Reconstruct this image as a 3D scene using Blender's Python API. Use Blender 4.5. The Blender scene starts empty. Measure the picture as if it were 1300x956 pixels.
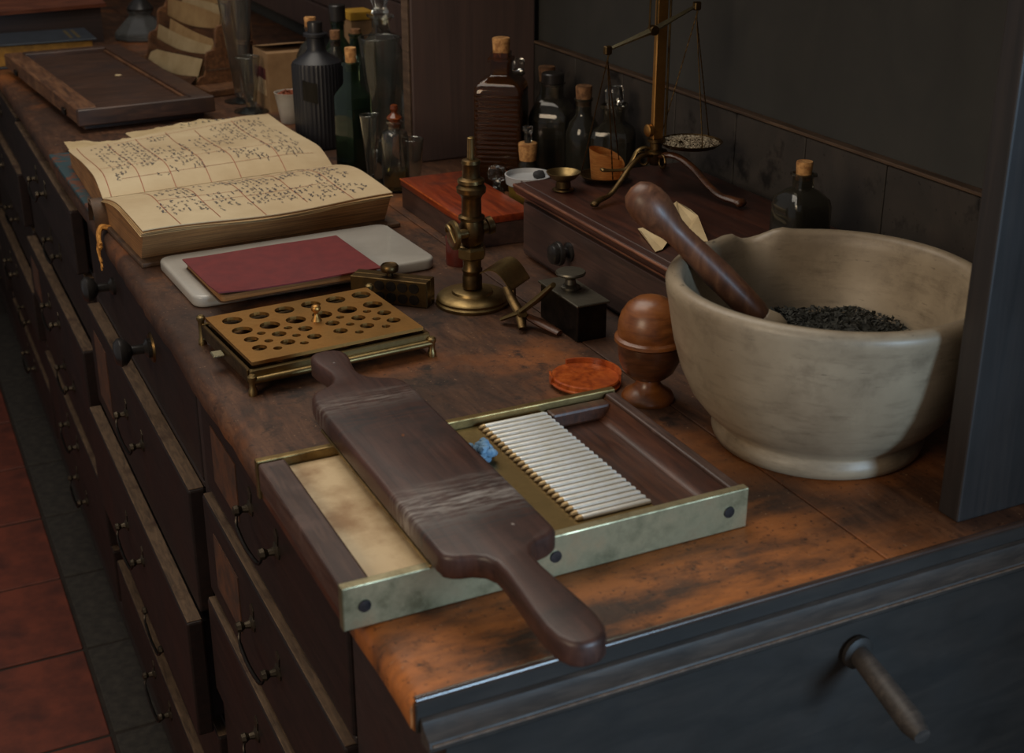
import bpy, bmesh, math, random
from mathutils import Vector, Matrix, noise
random.seed(7)
PI = math.pi
SC = bpy.context.scene
COL = SC.collection
T = 0.92                                   # counter height

# ------------------------------------------------------------------ camera
cam_d = bpy.data.cameras.new('camera'); cam = bpy.data.objects.new('camera', cam_d); COL.objects.link(cam)
RM = Matrix(((0.90067544, 0.16367829, -0.40248375), (-0.43449252, 0.33929472, -0.83432328), (0.0, 0.92633067, 0.37671142)))
cam.matrix_world = Matrix.Translation((-0.28, -0.745, 1.52)) @ RM.to_4x4()
cam_d.sensor_fit = 'HORIZONTAL'; cam_d.sensor_width = 36.0
cam_d.lens = 1709.0 / 1300.0 * 36.0
cam_d.shift_y = -45.0 / 1300.0
cam_d.clip_start = 0.05; cam_d.clip_end = 60
cam_d.dof.use_dof = True; cam_d.dof.focus_distance = 1.62; cam_d.dof.aperture_fstop = 9.0
SC.camera = cam
# ------------------------------------------------------------------ view
SC.view_settings.view_transform = 'Standard'; SC.view_settings.look = 'None'
SC.view_settings.gamma = 1.0; SC.view_settings.exposure = 0.0; SC.view_settings.use_curve_mapping = False
# ------------------------------------------------------------------ light
w = bpy.data.worlds.new('world'); SC.world = w; w.use_nodes = True
bg = w.node_tree.nodes['Background']; bg.inputs[0].default_value = (0.95, 0.95, 1.0, 1); bg.inputs[1].default_value = 0.15
def area(name, loc, target, sx, sy, power, col):
    d = bpy.data.lights.new(name, 'AREA'); d.shape = 'RECTANGLE'; d.size = sx; d.size_y = sy; d.energy = power; d.color = col
    o = bpy.data.objects.new(name, d); COL.objects.link(o); o.location = loc
    o.rotation_euler = (Vector(target) - Vector(loc)).to_track_quat('-Z', 'Y').to_euler()
    return o
area('ceiling_light_warm', (0.05, 1.35, 2.95), (0.25, 0.9, 0.9), 1.5, 1.8, 27, (1.0, 0.91, 0.78))
area('window_light_cool', (1.15, -3.1, 1.45), (0.5, 0.2, 1.0), 0.6, 1.2, 88, (0.50, 0.75, 1.0))
area('window_light_left', (-2.5, -0.9, 2.3), (0.4, 0.4, 1.0), 1.2, 1.2, 34, (1.0, 0.80, 0.57))

# ------------------------------------------------------------------ materials
def lin(c):
    return tuple(((v/255)/12.92 if v/255 <= 0.04045 else (((v/255)+0.055)/1.055)**2.4) for v in c) + (1.0,)
MATS = {}
def base_mat(name):
    m = bpy.data.materials.new(name); m.use_nodes = True
    nt = m.node_tree; b = nt.nodes['Principled BSDF']
    return m, nt, b
def N(nt, t, **kw):
    n = nt.nodes.new(t)
    for k, v in kw.items(): setattr(n, k, v)
    return n
def coords(nt, scale=(1, 1, 1), rot=(0, 0, 0)):
    tc = N(nt, 'ShaderNodeTexCoord'); mp = N(nt, 'ShaderNodeMapping')
    mp.inputs['Scale'].default_value = scale; mp.inputs['Rotation'].default_value = rot
    nt.links.new(tc.outputs['Object'], mp.inputs['Vector']); return mp.outputs['Vector']
def noise_n(nt, vec, sc, det=5, rough=0.55, dist=0.0):
    n = N(nt, 'ShaderNodeTexNoise'); n.inputs['Scale'].default_value = sc; n.inputs['Detail'].default_value = det
    n.inputs['Roughness'].default_value = rough; n.inputs['Distortion'].default_value = dist
    nt.links.new(vec, n.inputs['Vector']); return n.outputs['Fac']
def ramp(nt, fac, stops):
    r = N(nt, 'ShaderNodeValToRGB'); e = r.color_ramp.elements
    while len(e) < len(stops): e.new(0.5)
    for i, (p, c) in enumerate(stops): e[i].position = p; e[i].color = c
    nt.links.new(fac, r.inputs['Fac']); return r.outputs['Color']
def mixc(nt, fac, a, b, mode='MIX'):
    n = N(nt, 'ShaderNodeMix', data_type='RGBA', blend_type=mode)
    for s, v in ((0, fac), (6, a), (7, b)):
        if hasattr(v, 'is_output'): nt.links.new(v, n.inputs[s])
        else: n.inputs[s].default_value = v
    return n.outputs[2]
def bump(nt, b, h, strength=0.2, dist=0.002):
    n = N(nt, 'ShaderNodeBump'); n.inputs['Strength'].default_value = strength; n.inputs['Distance'].default_value = dist
    nt.links.new(h, n.inputs['Height']); nt.links.new(n.outputs['Normal'], b.inputs['Normal'])
def rrange(nt, b, fac, lo, hi):
    n = N(nt, 'ShaderNodeMapRange'); n.inputs['To Min'].default_value = lo; n.inputs['To Max'].default_value = hi
    n.inputs['From Min'].default_value = 0.3; n.inputs['From Max'].default_value = 0.7
    nt.links.new(fac, n.inputs['Value']); nt.links.new(n.outputs['Result'], b.inputs['Roughness'])
def wood(name, dark, mid, light, grain=(1, 1, 1), sc=30, lo=0.3, hi=0.55, wear=None, wear_sc=6, wear_pos=(0.55, 0.7), bmp=0.15, coat=0.0, spots=None, spec=0.5):
    m, nt, b = base_mat(name)
    v = coords(nt, grain); v0 = coords(nt)
    n1 = noise_n(nt, v, sc, 8, 0.6, 0.6)
    c = ramp(nt, n1, [(0.28, lin(dark)), (0.5, lin(mid)), (0.75, lin(light))])
    n2 = noise_n(nt, v0, wear_sc, 6, 0.6)
    if wear:
        f = ramp(nt, n2, [(wear_pos[0], (0, 0, 0, 1)), (wear_pos[1], (1, 1, 1, 1))])
        c = mixc(nt, f, c, lin(wear))
    if spots:
        n3 = noise_n(nt, v0, 14, 4, 0.65)
        f = ramp(nt, n3, [(0.58, (0, 0, 0, 1)), (0.68, (1, 1, 1, 1))])
        c = mixc(nt, f, c, lin(spots))
        n4 = noise_n(nt, v0, 160, 2, 0.5)
        f = ramp(nt, n4, [(0.66, (0, 0, 0, 1)), (0.72, (.6, .6, .6, 1))])
        c = mixc(nt, f, c, lin(spots))
    nt.links.new(c, b.inputs['Base Color'])
    rrange(nt, b, n2, lo, hi); bump(nt, b, n1, bmp, 0.001)
    b.inputs['Coat Weight'].default_value = coat; b.inputs['Coat Roughness'].default_value = 0.25
    b.inputs['Specular IOR Level'].default_value = spec
    return m
def metal(name, c1, c2, lo=0.25, hi=0.5, sc=25, metallic=1.0, grain=(1, 1, 1)):
    m, nt, b = base_mat(name)
    n1 = noise_n(nt, coords(nt, grain), sc, 6, 0.65)
    nt.links.new(ramp(nt, n1, [(0.32, lin(c1)), (0.66, lin(c2))]), b.inputs['Base Color'])
    b.inputs['Metallic'].default_value = metallic; rrange(nt, b, n1, hi, lo); bump(nt, b, n1, 0.06, 0.001)
    return m
def plain(name, c1, c2=None, sc=20, rough=0.6, bmp=0.1, det=5, p=(0.35, 0.65), spec=0.5):
    m, nt, b = base_mat(name); c2 = c2 or tuple(v*0.8 for v in c1)
    n1 = noise_n(nt, coords(nt), sc, det, 0.6)
    nt.links.new(ramp(nt, n1, [(p[0], lin(c1)), (p[1], lin(c2))]), b.inputs['Base Color'])
    b.inputs['Roughness'].default_value = rough; bump(nt, b, n1, bmp, 0.001); b.inputs['Specular IOR Level'].default_value = spec
    return m
def glass(name, col, rough=0.03, ior=1.45, trans=1.0):
    m, nt, b = base_mat(name)
    n1 = noise_n(nt, coords(nt), 12, 4)
    c = lin(col); nt.links.new(ramp(nt, n1, [(0.3, c), (0.7, tuple(v*0.88 for v in c[:3]) + (1,))]), b.inputs['Base Color'])
    b.inputs['Roughness'].default_value = rough; b.inputs['IOR'].default_value = ior; b.inputs['Transmission Weight'].default_value = trans
    return m
def counter_mat():
    m, nt, b = base_mat('counter_wood'); v0 = coords(nt)
    n1 = noise_n(nt, coords(nt, (9, 2.0, 6)), 7, 9, 0.72, 0.8)
    c = ramp(nt, n1, [(0.30, lin((48, 32, 23))), (0.5, lin((80, 53, 37))), (0.72, lin((110, 76, 53)))])
    n2 = noise_n(nt, v0, 3.0, 7, 0.62)                      # broad dark worn stains
    c = mixc(nt, ramp(nt, n2, [(0.44, (0, 0, 0, 1)), (0.60, (.85, .85, .85, 1))]), c, lin((56, 39, 30)))
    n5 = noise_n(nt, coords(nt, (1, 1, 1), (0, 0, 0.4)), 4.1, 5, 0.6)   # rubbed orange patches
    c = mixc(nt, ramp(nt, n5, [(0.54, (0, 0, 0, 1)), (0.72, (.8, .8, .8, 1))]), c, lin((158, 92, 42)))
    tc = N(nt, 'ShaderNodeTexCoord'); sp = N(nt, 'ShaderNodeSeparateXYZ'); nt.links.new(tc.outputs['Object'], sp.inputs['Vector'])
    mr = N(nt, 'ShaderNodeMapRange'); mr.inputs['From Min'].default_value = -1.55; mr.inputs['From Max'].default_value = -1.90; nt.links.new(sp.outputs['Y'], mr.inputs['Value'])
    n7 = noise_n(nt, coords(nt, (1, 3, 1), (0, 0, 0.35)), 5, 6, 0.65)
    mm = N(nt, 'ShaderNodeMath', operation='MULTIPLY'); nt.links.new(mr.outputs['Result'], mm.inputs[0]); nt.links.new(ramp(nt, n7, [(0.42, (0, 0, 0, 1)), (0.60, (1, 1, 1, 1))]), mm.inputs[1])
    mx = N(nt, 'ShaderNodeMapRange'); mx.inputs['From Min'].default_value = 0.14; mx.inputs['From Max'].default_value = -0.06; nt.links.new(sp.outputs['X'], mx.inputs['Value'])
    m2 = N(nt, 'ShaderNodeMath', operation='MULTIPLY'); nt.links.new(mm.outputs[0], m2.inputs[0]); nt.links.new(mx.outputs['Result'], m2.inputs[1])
    c = mixc(nt, m2.outputs[0], c, lin((178, 106, 50)))       # polish rubbed off at the near end, faded rightward to paint the post's shade
    n3 = noise_n(nt, v0, 17, 5, 0.7); c = mixc(nt, ramp(nt, n3, [(0.57, (0, 0, 0, 1)), (0.68, (.9, .9, .9, 1))]), c, lin((34, 23, 17)))
    n4 = noise_n(nt, v0, 170, 3, 0.6); c = mixc(nt, ramp(nt, n4, [(0.60, (0, 0, 0, 1)), (0.70, (.75, .75, .75, 1))]), c, lin((38, 25, 18)))
    n6 = noise_n(nt, v0, 260, 2, 0.5); c = mixc(nt, ramp(nt, n6, [(0.70, (0, 0, 0, 1)), (0.74, (.6, .6, .6, 1))]), c, lin((150, 118, 90)))
    nt.links.new(c, b.inputs['Base Color']); rrange(nt, b, n3, 0.42, 0.62); bump(nt, b, n4, 0.25, 0.0008)
    b.inputs['Specular IOR Level'].default_value = 0.35
    return m
def paddle_mat():
    m = wood('paddle_rosewood', (44, 26, 21), (66, 41, 33), (84, 54, 43), (40, 2.5, 12), 4, 0.36, 0.54, wear=(60, 36, 28), wear_sc=9, wear_pos=(0.45, 0.7), spots=(46, 29, 24))
    nt = m.node_tree; b = nt.nodes['Principled BSDF']; old = b.inputs['Base Color'].links[0].from_socket
    tc = N(nt, 'ShaderNodeTexCoord'); sp = N(nt, 'ShaderNodeSeparateXYZ'); nt.links.new(tc.outputs['Object'], sp.inputs['Vector'])
    def band(y0, wd):                       # a rubbed pale patch across the board around local y0
        d = N(nt, 'ShaderNodeMath', operation='SUBTRACT'); nt.links.new(sp.outputs['Y'], d.inputs[0]); d.inputs[1].default_value = y0
        a = N(nt, 'ShaderNodeMath', operation='ABSOLUTE'); nt.links.new(d.outputs[0], a.inputs[0])
        r = N(nt, 'ShaderNodeMapRange'); r.inputs['From Min'].default_value = 0.0; r.inputs['From Max'].default_value = wd; r.inputs['To Min'].default_value = 1; r.inputs['To Max'].default_value = 0
        nt.links.new(a.outputs[0], r.inputs['Value']); return r.outputs['Result']
    n = noise_n(nt, coords(nt, (8, 60, 8), (0, 0, 0.25)), 4, 6, 0.7)
    f = ramp(nt, n, [(0.44, (0, 0, 0, 1)), (0.62, (1, 1, 1, 1))])
    c = old
    for y0, wd, col, k in ((-0.062, 0.045, (150, 142, 134), 1), (0.158, 0.028, (120, 108, 100), 1), (0.118, 0.04, (34, 30, 30), 1.5), (-0.10, 0.03, (36, 31, 30), 1)):
        mm = N(nt, 'ShaderNodeMath', operation='MULTIPLY'); nt.links.new(f, mm.inputs[0]); nt.links.new(band(y0, wd), mm.inputs[1])
        c = mixc(nt, mm.outputs[0], c, lin(col))
    nt.links.new(c, b.inputs['Base Color']); return m
M = dict(
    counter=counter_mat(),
    edge=wood('worn_edge_wood', (58, 40, 29), (92, 64, 46), (120, 86, 62), (20, 1, 20), 6, 0.4, 0.6, wear=(50, 36, 29), wear_sc=8),
    cabinet=wood('cabinet_mahogany', (36, 28, 26), (44, 33, 30), (54, 39, 35), (1, 8, 30), 4, 0.45, 0.65, coat=0.0),
    drawer=wood('drawer_mahogany', (28, 21, 19), (36, 26, 23), (46, 31, 27), (20, 2, 30), 4, 0.42, 0.62, wear=(28, 18, 15), wear_sc=5, spec=0.3),
    dusty=wood('dusty_drawer_edge', (62, 48, 36), (96, 76, 57), (122, 98, 74), (20, 3, 20), 10, 0.6, 0.8, wear=(66, 46, 34), wear_sc=18),
    wall=wood('dark_wall_wood', (48, 45, 42), (60, 55, 51), (72, 64, 58), (30, 2, 2), 5, 0.5, 0.7, spots=(22, 18, 16)),
    upper=wood('black_wall_panel', (54, 54, 53), (59, 59, 57), (65, 64, 61), (10, 3, 2), 4, 0.6, 0.8),
    upright=wood('upright_mahogany', (76, 64, 61), (88, 72, 68), (98, 78, 72), (30, 30, 1.5), 3, 0.42, 0.6),
    post=wood('near_post_wood', (34, 32, 31), (42, 38, 37), (52, 46, 43), (30, 30, 1.5), 3, 0.35, 0.55),
    trim=wood('trim_wood', (56, 42, 33), (84, 65, 50), (108, 86, 68), (20, 2, 20), 6, 0.5, 0.7),
    chest=wood('chest_mahogany', (58, 46, 43), (73, 56, 51), (90, 66, 58), (20, 2, 30), 4, 0.28, 0.48, coat=0.2),
    chesttop=wood('chest_top_mahogany', (42, 22, 17), (62, 33, 24), (84, 46, 32), (24, 1.5, 20), 4, 0.3, 0.5, wear=(48, 28, 22), wear_sc=7, coat=0.15),
    redwood=wood('red_polished_mahogany', (84, 30, 14), (128, 50, 22), (158, 70, 32), (24, 2, 24), 5, 0.25, 0.42, wear=(92, 40, 22), wear_sc=12, coat=0.3),
    orange=wood('orange_boxwood', (110, 44, 14), (160, 72, 24), (188, 96, 40), (10, 10, 3), 9, 0.22, 0.4, wear=(140, 60, 20), wear_sc=22, coat=0.3),
    egg=wood('boxwood_golden', (84, 46, 18), (122, 70, 30), (146, 90, 44), (4, 4, 18), 8, 0.25, 0.45, wear=(112, 62, 28), wear_sc=20, coat=0.3),
    eggdark=wood('boxwood_brown', (46, 26, 14), (74, 42, 22), (96, 56, 30), (4, 4, 18), 8, 0.25, 0.45, coat=0.25),
    paddle=paddle_mat(),
    scuff=plain('pale_scuff', (150, 138, 128), (112, 92, 82), 90, 0.7),
    railwood=wood('rail_purple_wood', (46, 32, 28), (70, 50, 42), (92, 68, 56), (40, 3, 20), 5, 0.35, 0.55, wear=(88, 66, 58), wear_sc=30),
    sediment=plain('pale_sediment', (150, 148, 140), (96, 94, 88), 90, 0.8, 0.4),
    nosing=wood('polished_nosing', (44, 30, 24), (60, 42, 33), (78, 56, 44), (3, 20, 20), 6, 0.22, 0.34, coat=1.0),
    slope=wood('dull_red_lid', (70, 38, 26), (98, 54, 36), (120, 70, 46), (3, 20, 10), 5, 0.4, 0.55),
    bead=wood('highlight_bead', (80, 48, 34), (112, 70, 50), (140, 92, 66), (20, 3, 20), 6, 0.3, 0.45),  # lightened colour paints the highlight on the chest moulding
    dustglass=glass('dusty_grey_glass', (176, 178, 178), 0.08, 1.45, 0.86),
    traywood=wood('tray_red_wood', (46, 26, 17), (70, 40, 26), (94, 56, 36), (30, 2, 20), 6, 0.32, 0.5, wear=(56, 34, 24), wear_sc=14, coat=0.1),
    darktray=wood('old_frame_wood', (46, 32, 25), (66, 45, 34), (88, 60, 44), (3, 24, 20), 5, 0.35, 0.55, wear=(52, 36, 30), wear_sc=8, coat=0.1),
    pestle=wood('pestle_wood', (60, 36, 24), (94, 58, 38), (126, 84, 56), (10, 10, 2.5), 8, 0.4, 0.55, coat=0.05),
    rackwood=wood('rack_wood', (62, 40, 26), (96, 64, 42), (130, 90, 58), (20, 2, 20), 5, 0.4, 0.6, wear=(120, 84, 54), wear_sc=20),
    brass=metal('aged_brass', (104, 84, 52), (166, 142, 96), 0.3, 0.52, 24),
    brassplate=metal('capsule_brass', (146, 104, 56), (196, 148, 86), 0.34, 0.55, 20),
    brassdark=metal('dark_brass', (64, 50, 34), (120, 96, 60), 0.3, 0.55, 40),
    brasspale=metal('pale_brass', (112, 104, 80), (190, 180, 146), 0.34, 0.6, 30),
    ridge=metal('ridge_metal', (226, 220, 204), (244, 242, 236), 0.30, 0.42, 60, 0.45),
    ridgetip=metal('ridge_tip_brass', (150, 122, 80), (196, 168, 122), 0.35, 0.5, 60, 0.6),
    pewter=metal('dull_pewter', (80, 76, 68), (132, 126, 112), 0.35, 0.55, 30),
    iron=metal('dark_iron', (36, 33, 31), (70, 64, 58), 0.35, 0.55, 50),
    mount=metal('handle_mount_metal', (60, 54, 46), (98, 88, 74), 0.5, 0.65, 60),
    screw=metal('steel_screw', (40, 40, 42), (86, 86, 88), 0.3, 0.5, 80),
    plate=plain('bone_plate', (214, 190, 150), (160, 126, 88), 18, 0.42, 0.05, 9, (0.42, 0.68)),
    marble=plain('white_marble', (176, 172, 164), (160, 156, 148), 9, 0.25, 0.02, 6),
    mortar=None,
    paper=plain('ledger_paper', (204, 184, 148), (178, 154, 118), 8, 0.85, 0.05, 6, (0.3, 0.75)),
    paperb=plain('cream_paper', (204, 184, 144), (180, 156, 116), 12, 0.85, 0.05),
    envelope=plain('tan_envelope', (196, 164, 116), (166, 132, 88), 12, 0.85, 0.05),
    pageedge=None,
    ink=plain('blue_black_ink', (60, 62, 74), (92, 86, 84), 90, 0.8, 0.0),
    redink=plain('red_ink', (150, 74, 52), (162, 96, 70), 60, 0.8, 0.0),
    marbled=plain('marbled_cover', (44, 66, 72), (96, 58, 40), 45, 0.55, 0.05, 4, (0.5, 0.62)),
    leather=plain('old_leather', (92, 66, 42), (58, 42, 30), 40, 0.6, 0.2),
    twine=plain('orange_twine', (206, 146, 66), (150, 96, 36), 120, 0.85, 0.3),
    redcover=plain('red_notebook_cover', (112, 34, 33), (98, 28, 29), 60, 0.62, 0.08, 6),
    bluebook=plain('blue_book_cover', (44, 50, 58), (36, 41, 48), 30, 0.6, 0.1),
    yellowedge=plain('yellow_page_edge', (170, 124, 52), (136, 98, 40), 60, 0.8, 0.1),
    gold=metal('gilt_lettering', (120, 106, 76), (140, 124, 92), 0.5, 0.7),
    cork=plain('cork', (200, 150, 92), (150, 102, 56), 110, 0.85, 0.4, 4, (0.4, 0.6)),
    corkd=plain('dark_cork', (142, 102, 66), (98, 66, 40), 110, 0.85, 0.4, 4, (0.4, 0.6)),
    card=plain('brown_card', (150, 118, 82), (128, 98, 66), 20, 0.85, 0.1),
    cardyellow=plain('yellow_card', (190, 146, 44), (160, 118, 34), 20, 0.8, 0.1),
    labelp=plain('printed_label', (186, 162, 126), (150, 120, 88), 50, 0.85, 0.05),
    darkred=plain('dark_red_label', (96, 34, 36), (84, 28, 30), 40, 0.8, 0.05),
    white=plain('white_plastic', (186, 188, 190), (170, 172, 174), 10, 0.35, 0.02),
    yellowtub=plain('yellow_tub', (132, 104, 40), (104, 80, 30), 20, 0.5, 0.05),
    china=plain('white_china', (186, 182, 172), (168, 162, 150), 14, 0.3, 0.02),
    amberst=plain('orange_seeds', (140, 70, 36), (96, 44, 22), 90, 0.7, 0.3),
    bark=wood('curled_wood_shaving', (176, 102, 44), (204, 136, 66), (222, 164, 96), (3, 3, 30), 12, 0.6, 0.8),
    cobalt=None,
    clear=glass('clear_glass', (226, 228, 222), 0.02, 1.45, 0.985),
    greeng=glass('green_glass', (120, 152, 128), 0.03, 1.45, 0.96),
    dark=glass('smoky_glass', (140, 136, 122), 0.05, 1.45, 0.93),
    amberg=glass('amber_glass', (160, 108, 64), 0.05, 1.45, 0.93),
    liquidd=plain('dark_liquid', (34, 33, 30), (40, 39, 35), 10, 0.15, 0.0),
    liquidg=plain('dark_green_liquid', (40, 48, 36), (34, 40, 30), 10, 0.15, 0.0),
    liquida=plain('amber_liquid', (66, 42, 22), (52, 34, 20), 10, 0.12, 0.0),
    liquidy=glass('pale_yellow_liquid', (206, 196, 120), 0.02, 1.33),
    amberstopper=glass('amber_stopper_glass', (134, 68, 34), 0.1, 1.5, 0.45),
    black=plain('black_turned_wood', (34, 32, 31), (42, 39, 37), 30, 0.3, 0.05),
    redpot=plain('red_lacquer_pot', (96, 38, 28), (74, 28, 22), 30, 0.35, 0.05),
    cotton=plain('blue_cotton_wad', (128, 160, 184), (92, 124, 152), 140, 0.95, 0.5),
    herb=plain('dark_dried_leaf', (62, 62, 56), (32, 33, 30), 180, 0.8, 0.2),
    seed=plain('pale_grain', (206, 194, 170), (120, 106, 86), 240, 0.8, 0.2, 3, (0.42, 0.6)),
    stone=plain('grey_stone_lump', (58, 58, 60), (40, 40, 42), 80, 0.85, 0.4),
    tile=plain('red_quarry_tile', (112, 52, 34), (74, 34, 25), 14, 0.7, 0.2, 9),
    grout=plain('dark_grout', (44, 36, 30), (34, 28, 24), 60, 0.9, 0.3),
    border=plain('dirty_grey_border_tile', (58, 54, 48), (38, 35, 32), 50, 0.85, 0.3),
    labelbrown=plain('faded_drawer_label', (92, 54, 30), (60, 38, 26), 40, 0.8, 0.1),
    nearwood=wood('near_end_wood', (36, 33, 31), (43, 39, 36), (53, 47, 43), (2, 8, 8), 5, 0.45, 0.65, wear=(42, 38, 36), wear_sc=14, spec=0.3),
    dustgrey=wood('dust_grey_moulding', (38, 34, 32), (54, 48, 44), (74, 66, 60), (3, 20, 20), 8, 0.45, 0.7, wear=(60, 50, 44), wear_sc=16),
)
def mortar_mat():
    m, nt, b = base_mat('stoneware_mortar'); v = coords(nt)
    n1 = noise_n(nt, v, 9, 8, 0.6); c = ramp(nt, n1, [(0.3, lin((160, 145, 122))), (0.7, lin((122, 108, 89)))])
    n2 = noise_n(nt, coords(nt, (1, 1, 5), (0.3, 0.2, 0)), 22, 6, 0.7)
    f = ramp(nt, n2, [(0.50, (0, 0, 0, 1)), (0.74, (.5, .5, .5, 1))]); c = mixc(nt, f, c, lin((88, 75, 60)))
    n4 = noise_n(nt, v, 26, 7, 0.7); f = ramp(nt, n4, [(0.52, (0, 0, 0, 1)), (0.74, (.5, .5, .5, 1))]); c = mixc(nt, f, c, lin((86, 74, 60)))
    n3 = noise_n(nt, coords(nt, (6, 6, 50)), 8, 5, 0.7)
    f = ramp(nt, n3, [(0.64, (0, 0, 0, 1)), (0.70, (.7, .7, .7, 1))]); c = mixc(nt, f, c, lin((76, 66, 56)))
    nt.links.new(c, b.inputs['Base Color']); b.inputs['Roughness'].default_value = 0.42; bump(nt, b, n1, 0.05, 0.001)
    return m
M['mortar'] = mortar_mat()
def edge_mat():
    m, nt, b = base_mat('page_block_edge'); v = coords(nt, (3, 3, 420))
    n1 = noise_n(nt, v, 3, 3, 0.6); n2 = noise_n(nt, coords(nt), 14, 5)
    c = ramp(nt, n1, [(0.35, lin((96, 62, 34))), (0.65, lin((172, 122, 70)))])
    c = mixc(nt, ramp(nt, n2, [(0.5, (0, 0, 0, 1)), (0.75, (.7, .7, .7, 1))]), c, lin((110, 72, 38)))
    nt.links.new(c, b.inputs['Base Color']); b.inputs['Roughness'].default_value = 0.85; bump(nt, b, n1, 0.5, 0.001)
    return m
M['pageedge'] = edge_mat()
def cobalt_mat():
    m, nt, b = base_mat('cobalt_black_glass'); n1 = noise_n(nt, coords(nt), 10, 4)
    nt.links.new(ramp(nt, n1, [(0.3, lin((27, 27, 31))), (0.7, lin((33, 33, 37)))]), b.inputs['Base Color'])
    b.inputs['Roughness'].default_value = 0.42
    return m
M['cobalt'] = cobalt_mat()

# ------------------------------------------------------------------ mesh helpers
def root_of(o):
    while o.parent: o = o.parent
    return o
def obj(name, bm, mat, parent=None, smooth=None, world=True):
    """one bmesh -> one object; coordinates are world ones unless world=False (local to the thing)"""
    me = bpy.data.meshes.new(name)
    bmesh.ops.recalc_face_normals(bm, faces=bm.faces)
    if parent is not None and world:
        L = root_of(parent).location
        bmesh.ops.translate(bm, vec=(-L[0], -L[1], -L[2]), verts=bm.verts)
    bm.to_mesh(me); bm.free()
    me.materials.append(M[mat] if isinstance(mat, str) else mat)
    if smooth is not None:
        me.polygons.foreach_set('use_smooth', [True]*len(me.polygons)); me.set_sharp_from_angle(angle=math.radians(smooth))
    o = bpy.data.objects.new(name, me); COL.objects.link(o)
    if parent is not None: o.parent = parent
    return o
def thing(name, label, cat, loc=(0, 0, 0), group=None):
    o = bpy.data.objects.new(name, None); COL.objects.link(o); o.location = loc; o.empty_display_size = 0.02
    return tag(o, label, cat, group)
def tag(o, label, cat, group=None):
    o['label'] = label; o['category'] = cat
    if group: o['group'] = group
    return o
def struct(o, label=None, cat=None):
    o['kind'] = 'structure'
    if label: o['label'] = label
    if cat: o['category'] = cat
    return o
def rebase(o, loc):
    """move a single-mesh object's origin to loc, geometry staying put"""
    d = Vector(loc) - o.location; o.data.transform(Matrix.Translation(-d)); o.location = loc; return o
def BM(): return bmesh.new()
def box(bm, x0, x1, y0, y1, z0, z1, bev=0.0, seg=2, rz=0.0, pivot=None):
    n0 = len(bm.verts)
    t = bmesh.new(); bmesh.ops.create_cube(t, size=1)
    for v in t.verts:
        v.co = Vector(((x0+x1)/2 + v.co.x*(x1-x0), (y0+y1)/2 + v.co.y*(y1-y0), (z0+z1)/2 + v.co.z*(z1-z0)))
    if bev > 0: bmesh.ops.bevel(t, geom=list(t.edges), offset=bev, segments=seg, affect='EDGES', profile=0.5)
    if rz:
        p = Vector(pivot) if pivot else Vector(((x0+x1)/2, (y0+y1)/2, 0))
        bmesh.ops.rotate(t, cent=p, matrix=Matrix.Rotation(rz, 3, 'Z'), verts=t.verts)
    merge(bm, t); return bm
def merge(bm, t, mat=None):
    if mat is not None: bmesh.ops.transform(t, matrix=mat, verts=t.verts)
    mp = {}
    for v in t.verts: mp[v] = bm.verts.new(v.co)
    for f in t.faces:
        try: bm.faces.new([mp[v] for v in f.verts])
        except ValueError: pass
    t.free()
def lathe(bm, prof, c=(0, 0, 0), seg=32, shape=None, mat=None):
    """prof: (r, z) list; shape(theta, r, z) -> (r, z)"""
    t = bmesh.new(); rings = []
    for r, z in prof:
        if r <= 1e-6: rings.append([t.verts.new((0, 0, z))])
        else:
            ring = []
            for i in range(seg):
                a = 2*PI*i/seg; rr, zz = (r, z) if shape is None else shape(a, r, z)
                ring.append(t.verts.new((rr*math.cos(a), rr*math.sin(a), zz)))
            rings.append(ring)
    for A, B in zip(rings, rings[1:]):
        for i in range(seg):
            j = (i+1) % seg
            if len(A) == 1 and len(B) == 1: continue
            if len(A) == 1: t.faces.new((A[0], B[i], B[j]))
            elif len(B) == 1: t.faces.new((A[i], A[j], B[0]))
            else: t.faces.new((A[i], A[j], B[j], B[i]))
    for R in (rings[0], rings[-1]):
        if len(R) > 1 and rings[0] is not rings[-1]: t.faces.new(R)
    merge(bm, t, (mat or Matrix.Identity(4)) if c == (0, 0, 0) else Matrix.Translation(c) @ (mat or Matrix.Identity(4)))
    return bm
def tube(bm, pts, r, seg=8, closed=False, flat=1.0):
    pts = [Vector(p) for p in pts]; n = len(pts); rings = []
    rad = r if isinstance(r, (list, tuple)) else [r]*n
    up = Vector((0, 0, 1)); prev = None
    for i, p in enumerate(pts):
        if closed: d = pts[(i+1) % n] - pts[i-1]
        else: d = pts[min(i+1, n-1)] - pts[max(i-1, 0)]
        d.normalize()
        if prev is None:
            s = d.cross(up)
            if s.length < 0.05: s = d.cross(Vector((1, 0, 0)))
        else: s = prev - d*prev.dot(d)
        s.normalize(); prev = s; u = s.cross(d)
        rings.append([bm.verts.new(p + (s*math.cos(2*PI*k/seg) + u*math.sin(2*PI*k/seg)*flat)*rad[i]) for k in range(seg)])
    m = n if closed else n-1
    for i in range(m):
        A, B = rings[i], rings[(i+1) % n]
        for k in range(seg): bm.faces.new((A[k], A[(k+1) % seg], B[(k+1) % seg], B[k]))
    if not closed: bm.faces.new(rings[0]); bm.faces.new(rings[-1])
    return bm
def curve_pts(pts, n=24):
    """Catmull-Rom through pts"""
    P = [Vector(p) for p in pts]; P = [P[0]*2-P[1]] + P + [P[-1]*2-P[-2]]; out = []
    segs = len(P)-3
    for i in range(n+1):
        s = i/n*segs; k = min(int(s), segs-1); t = s-k
        a, b, c, d = P[k:k+4]
        out.append(0.5*((2*b) + (c-a)*t + (2*a-5*b+4*c-d)*t*t + (3*b-a-3*c+d)*t**3))
    return out
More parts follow.
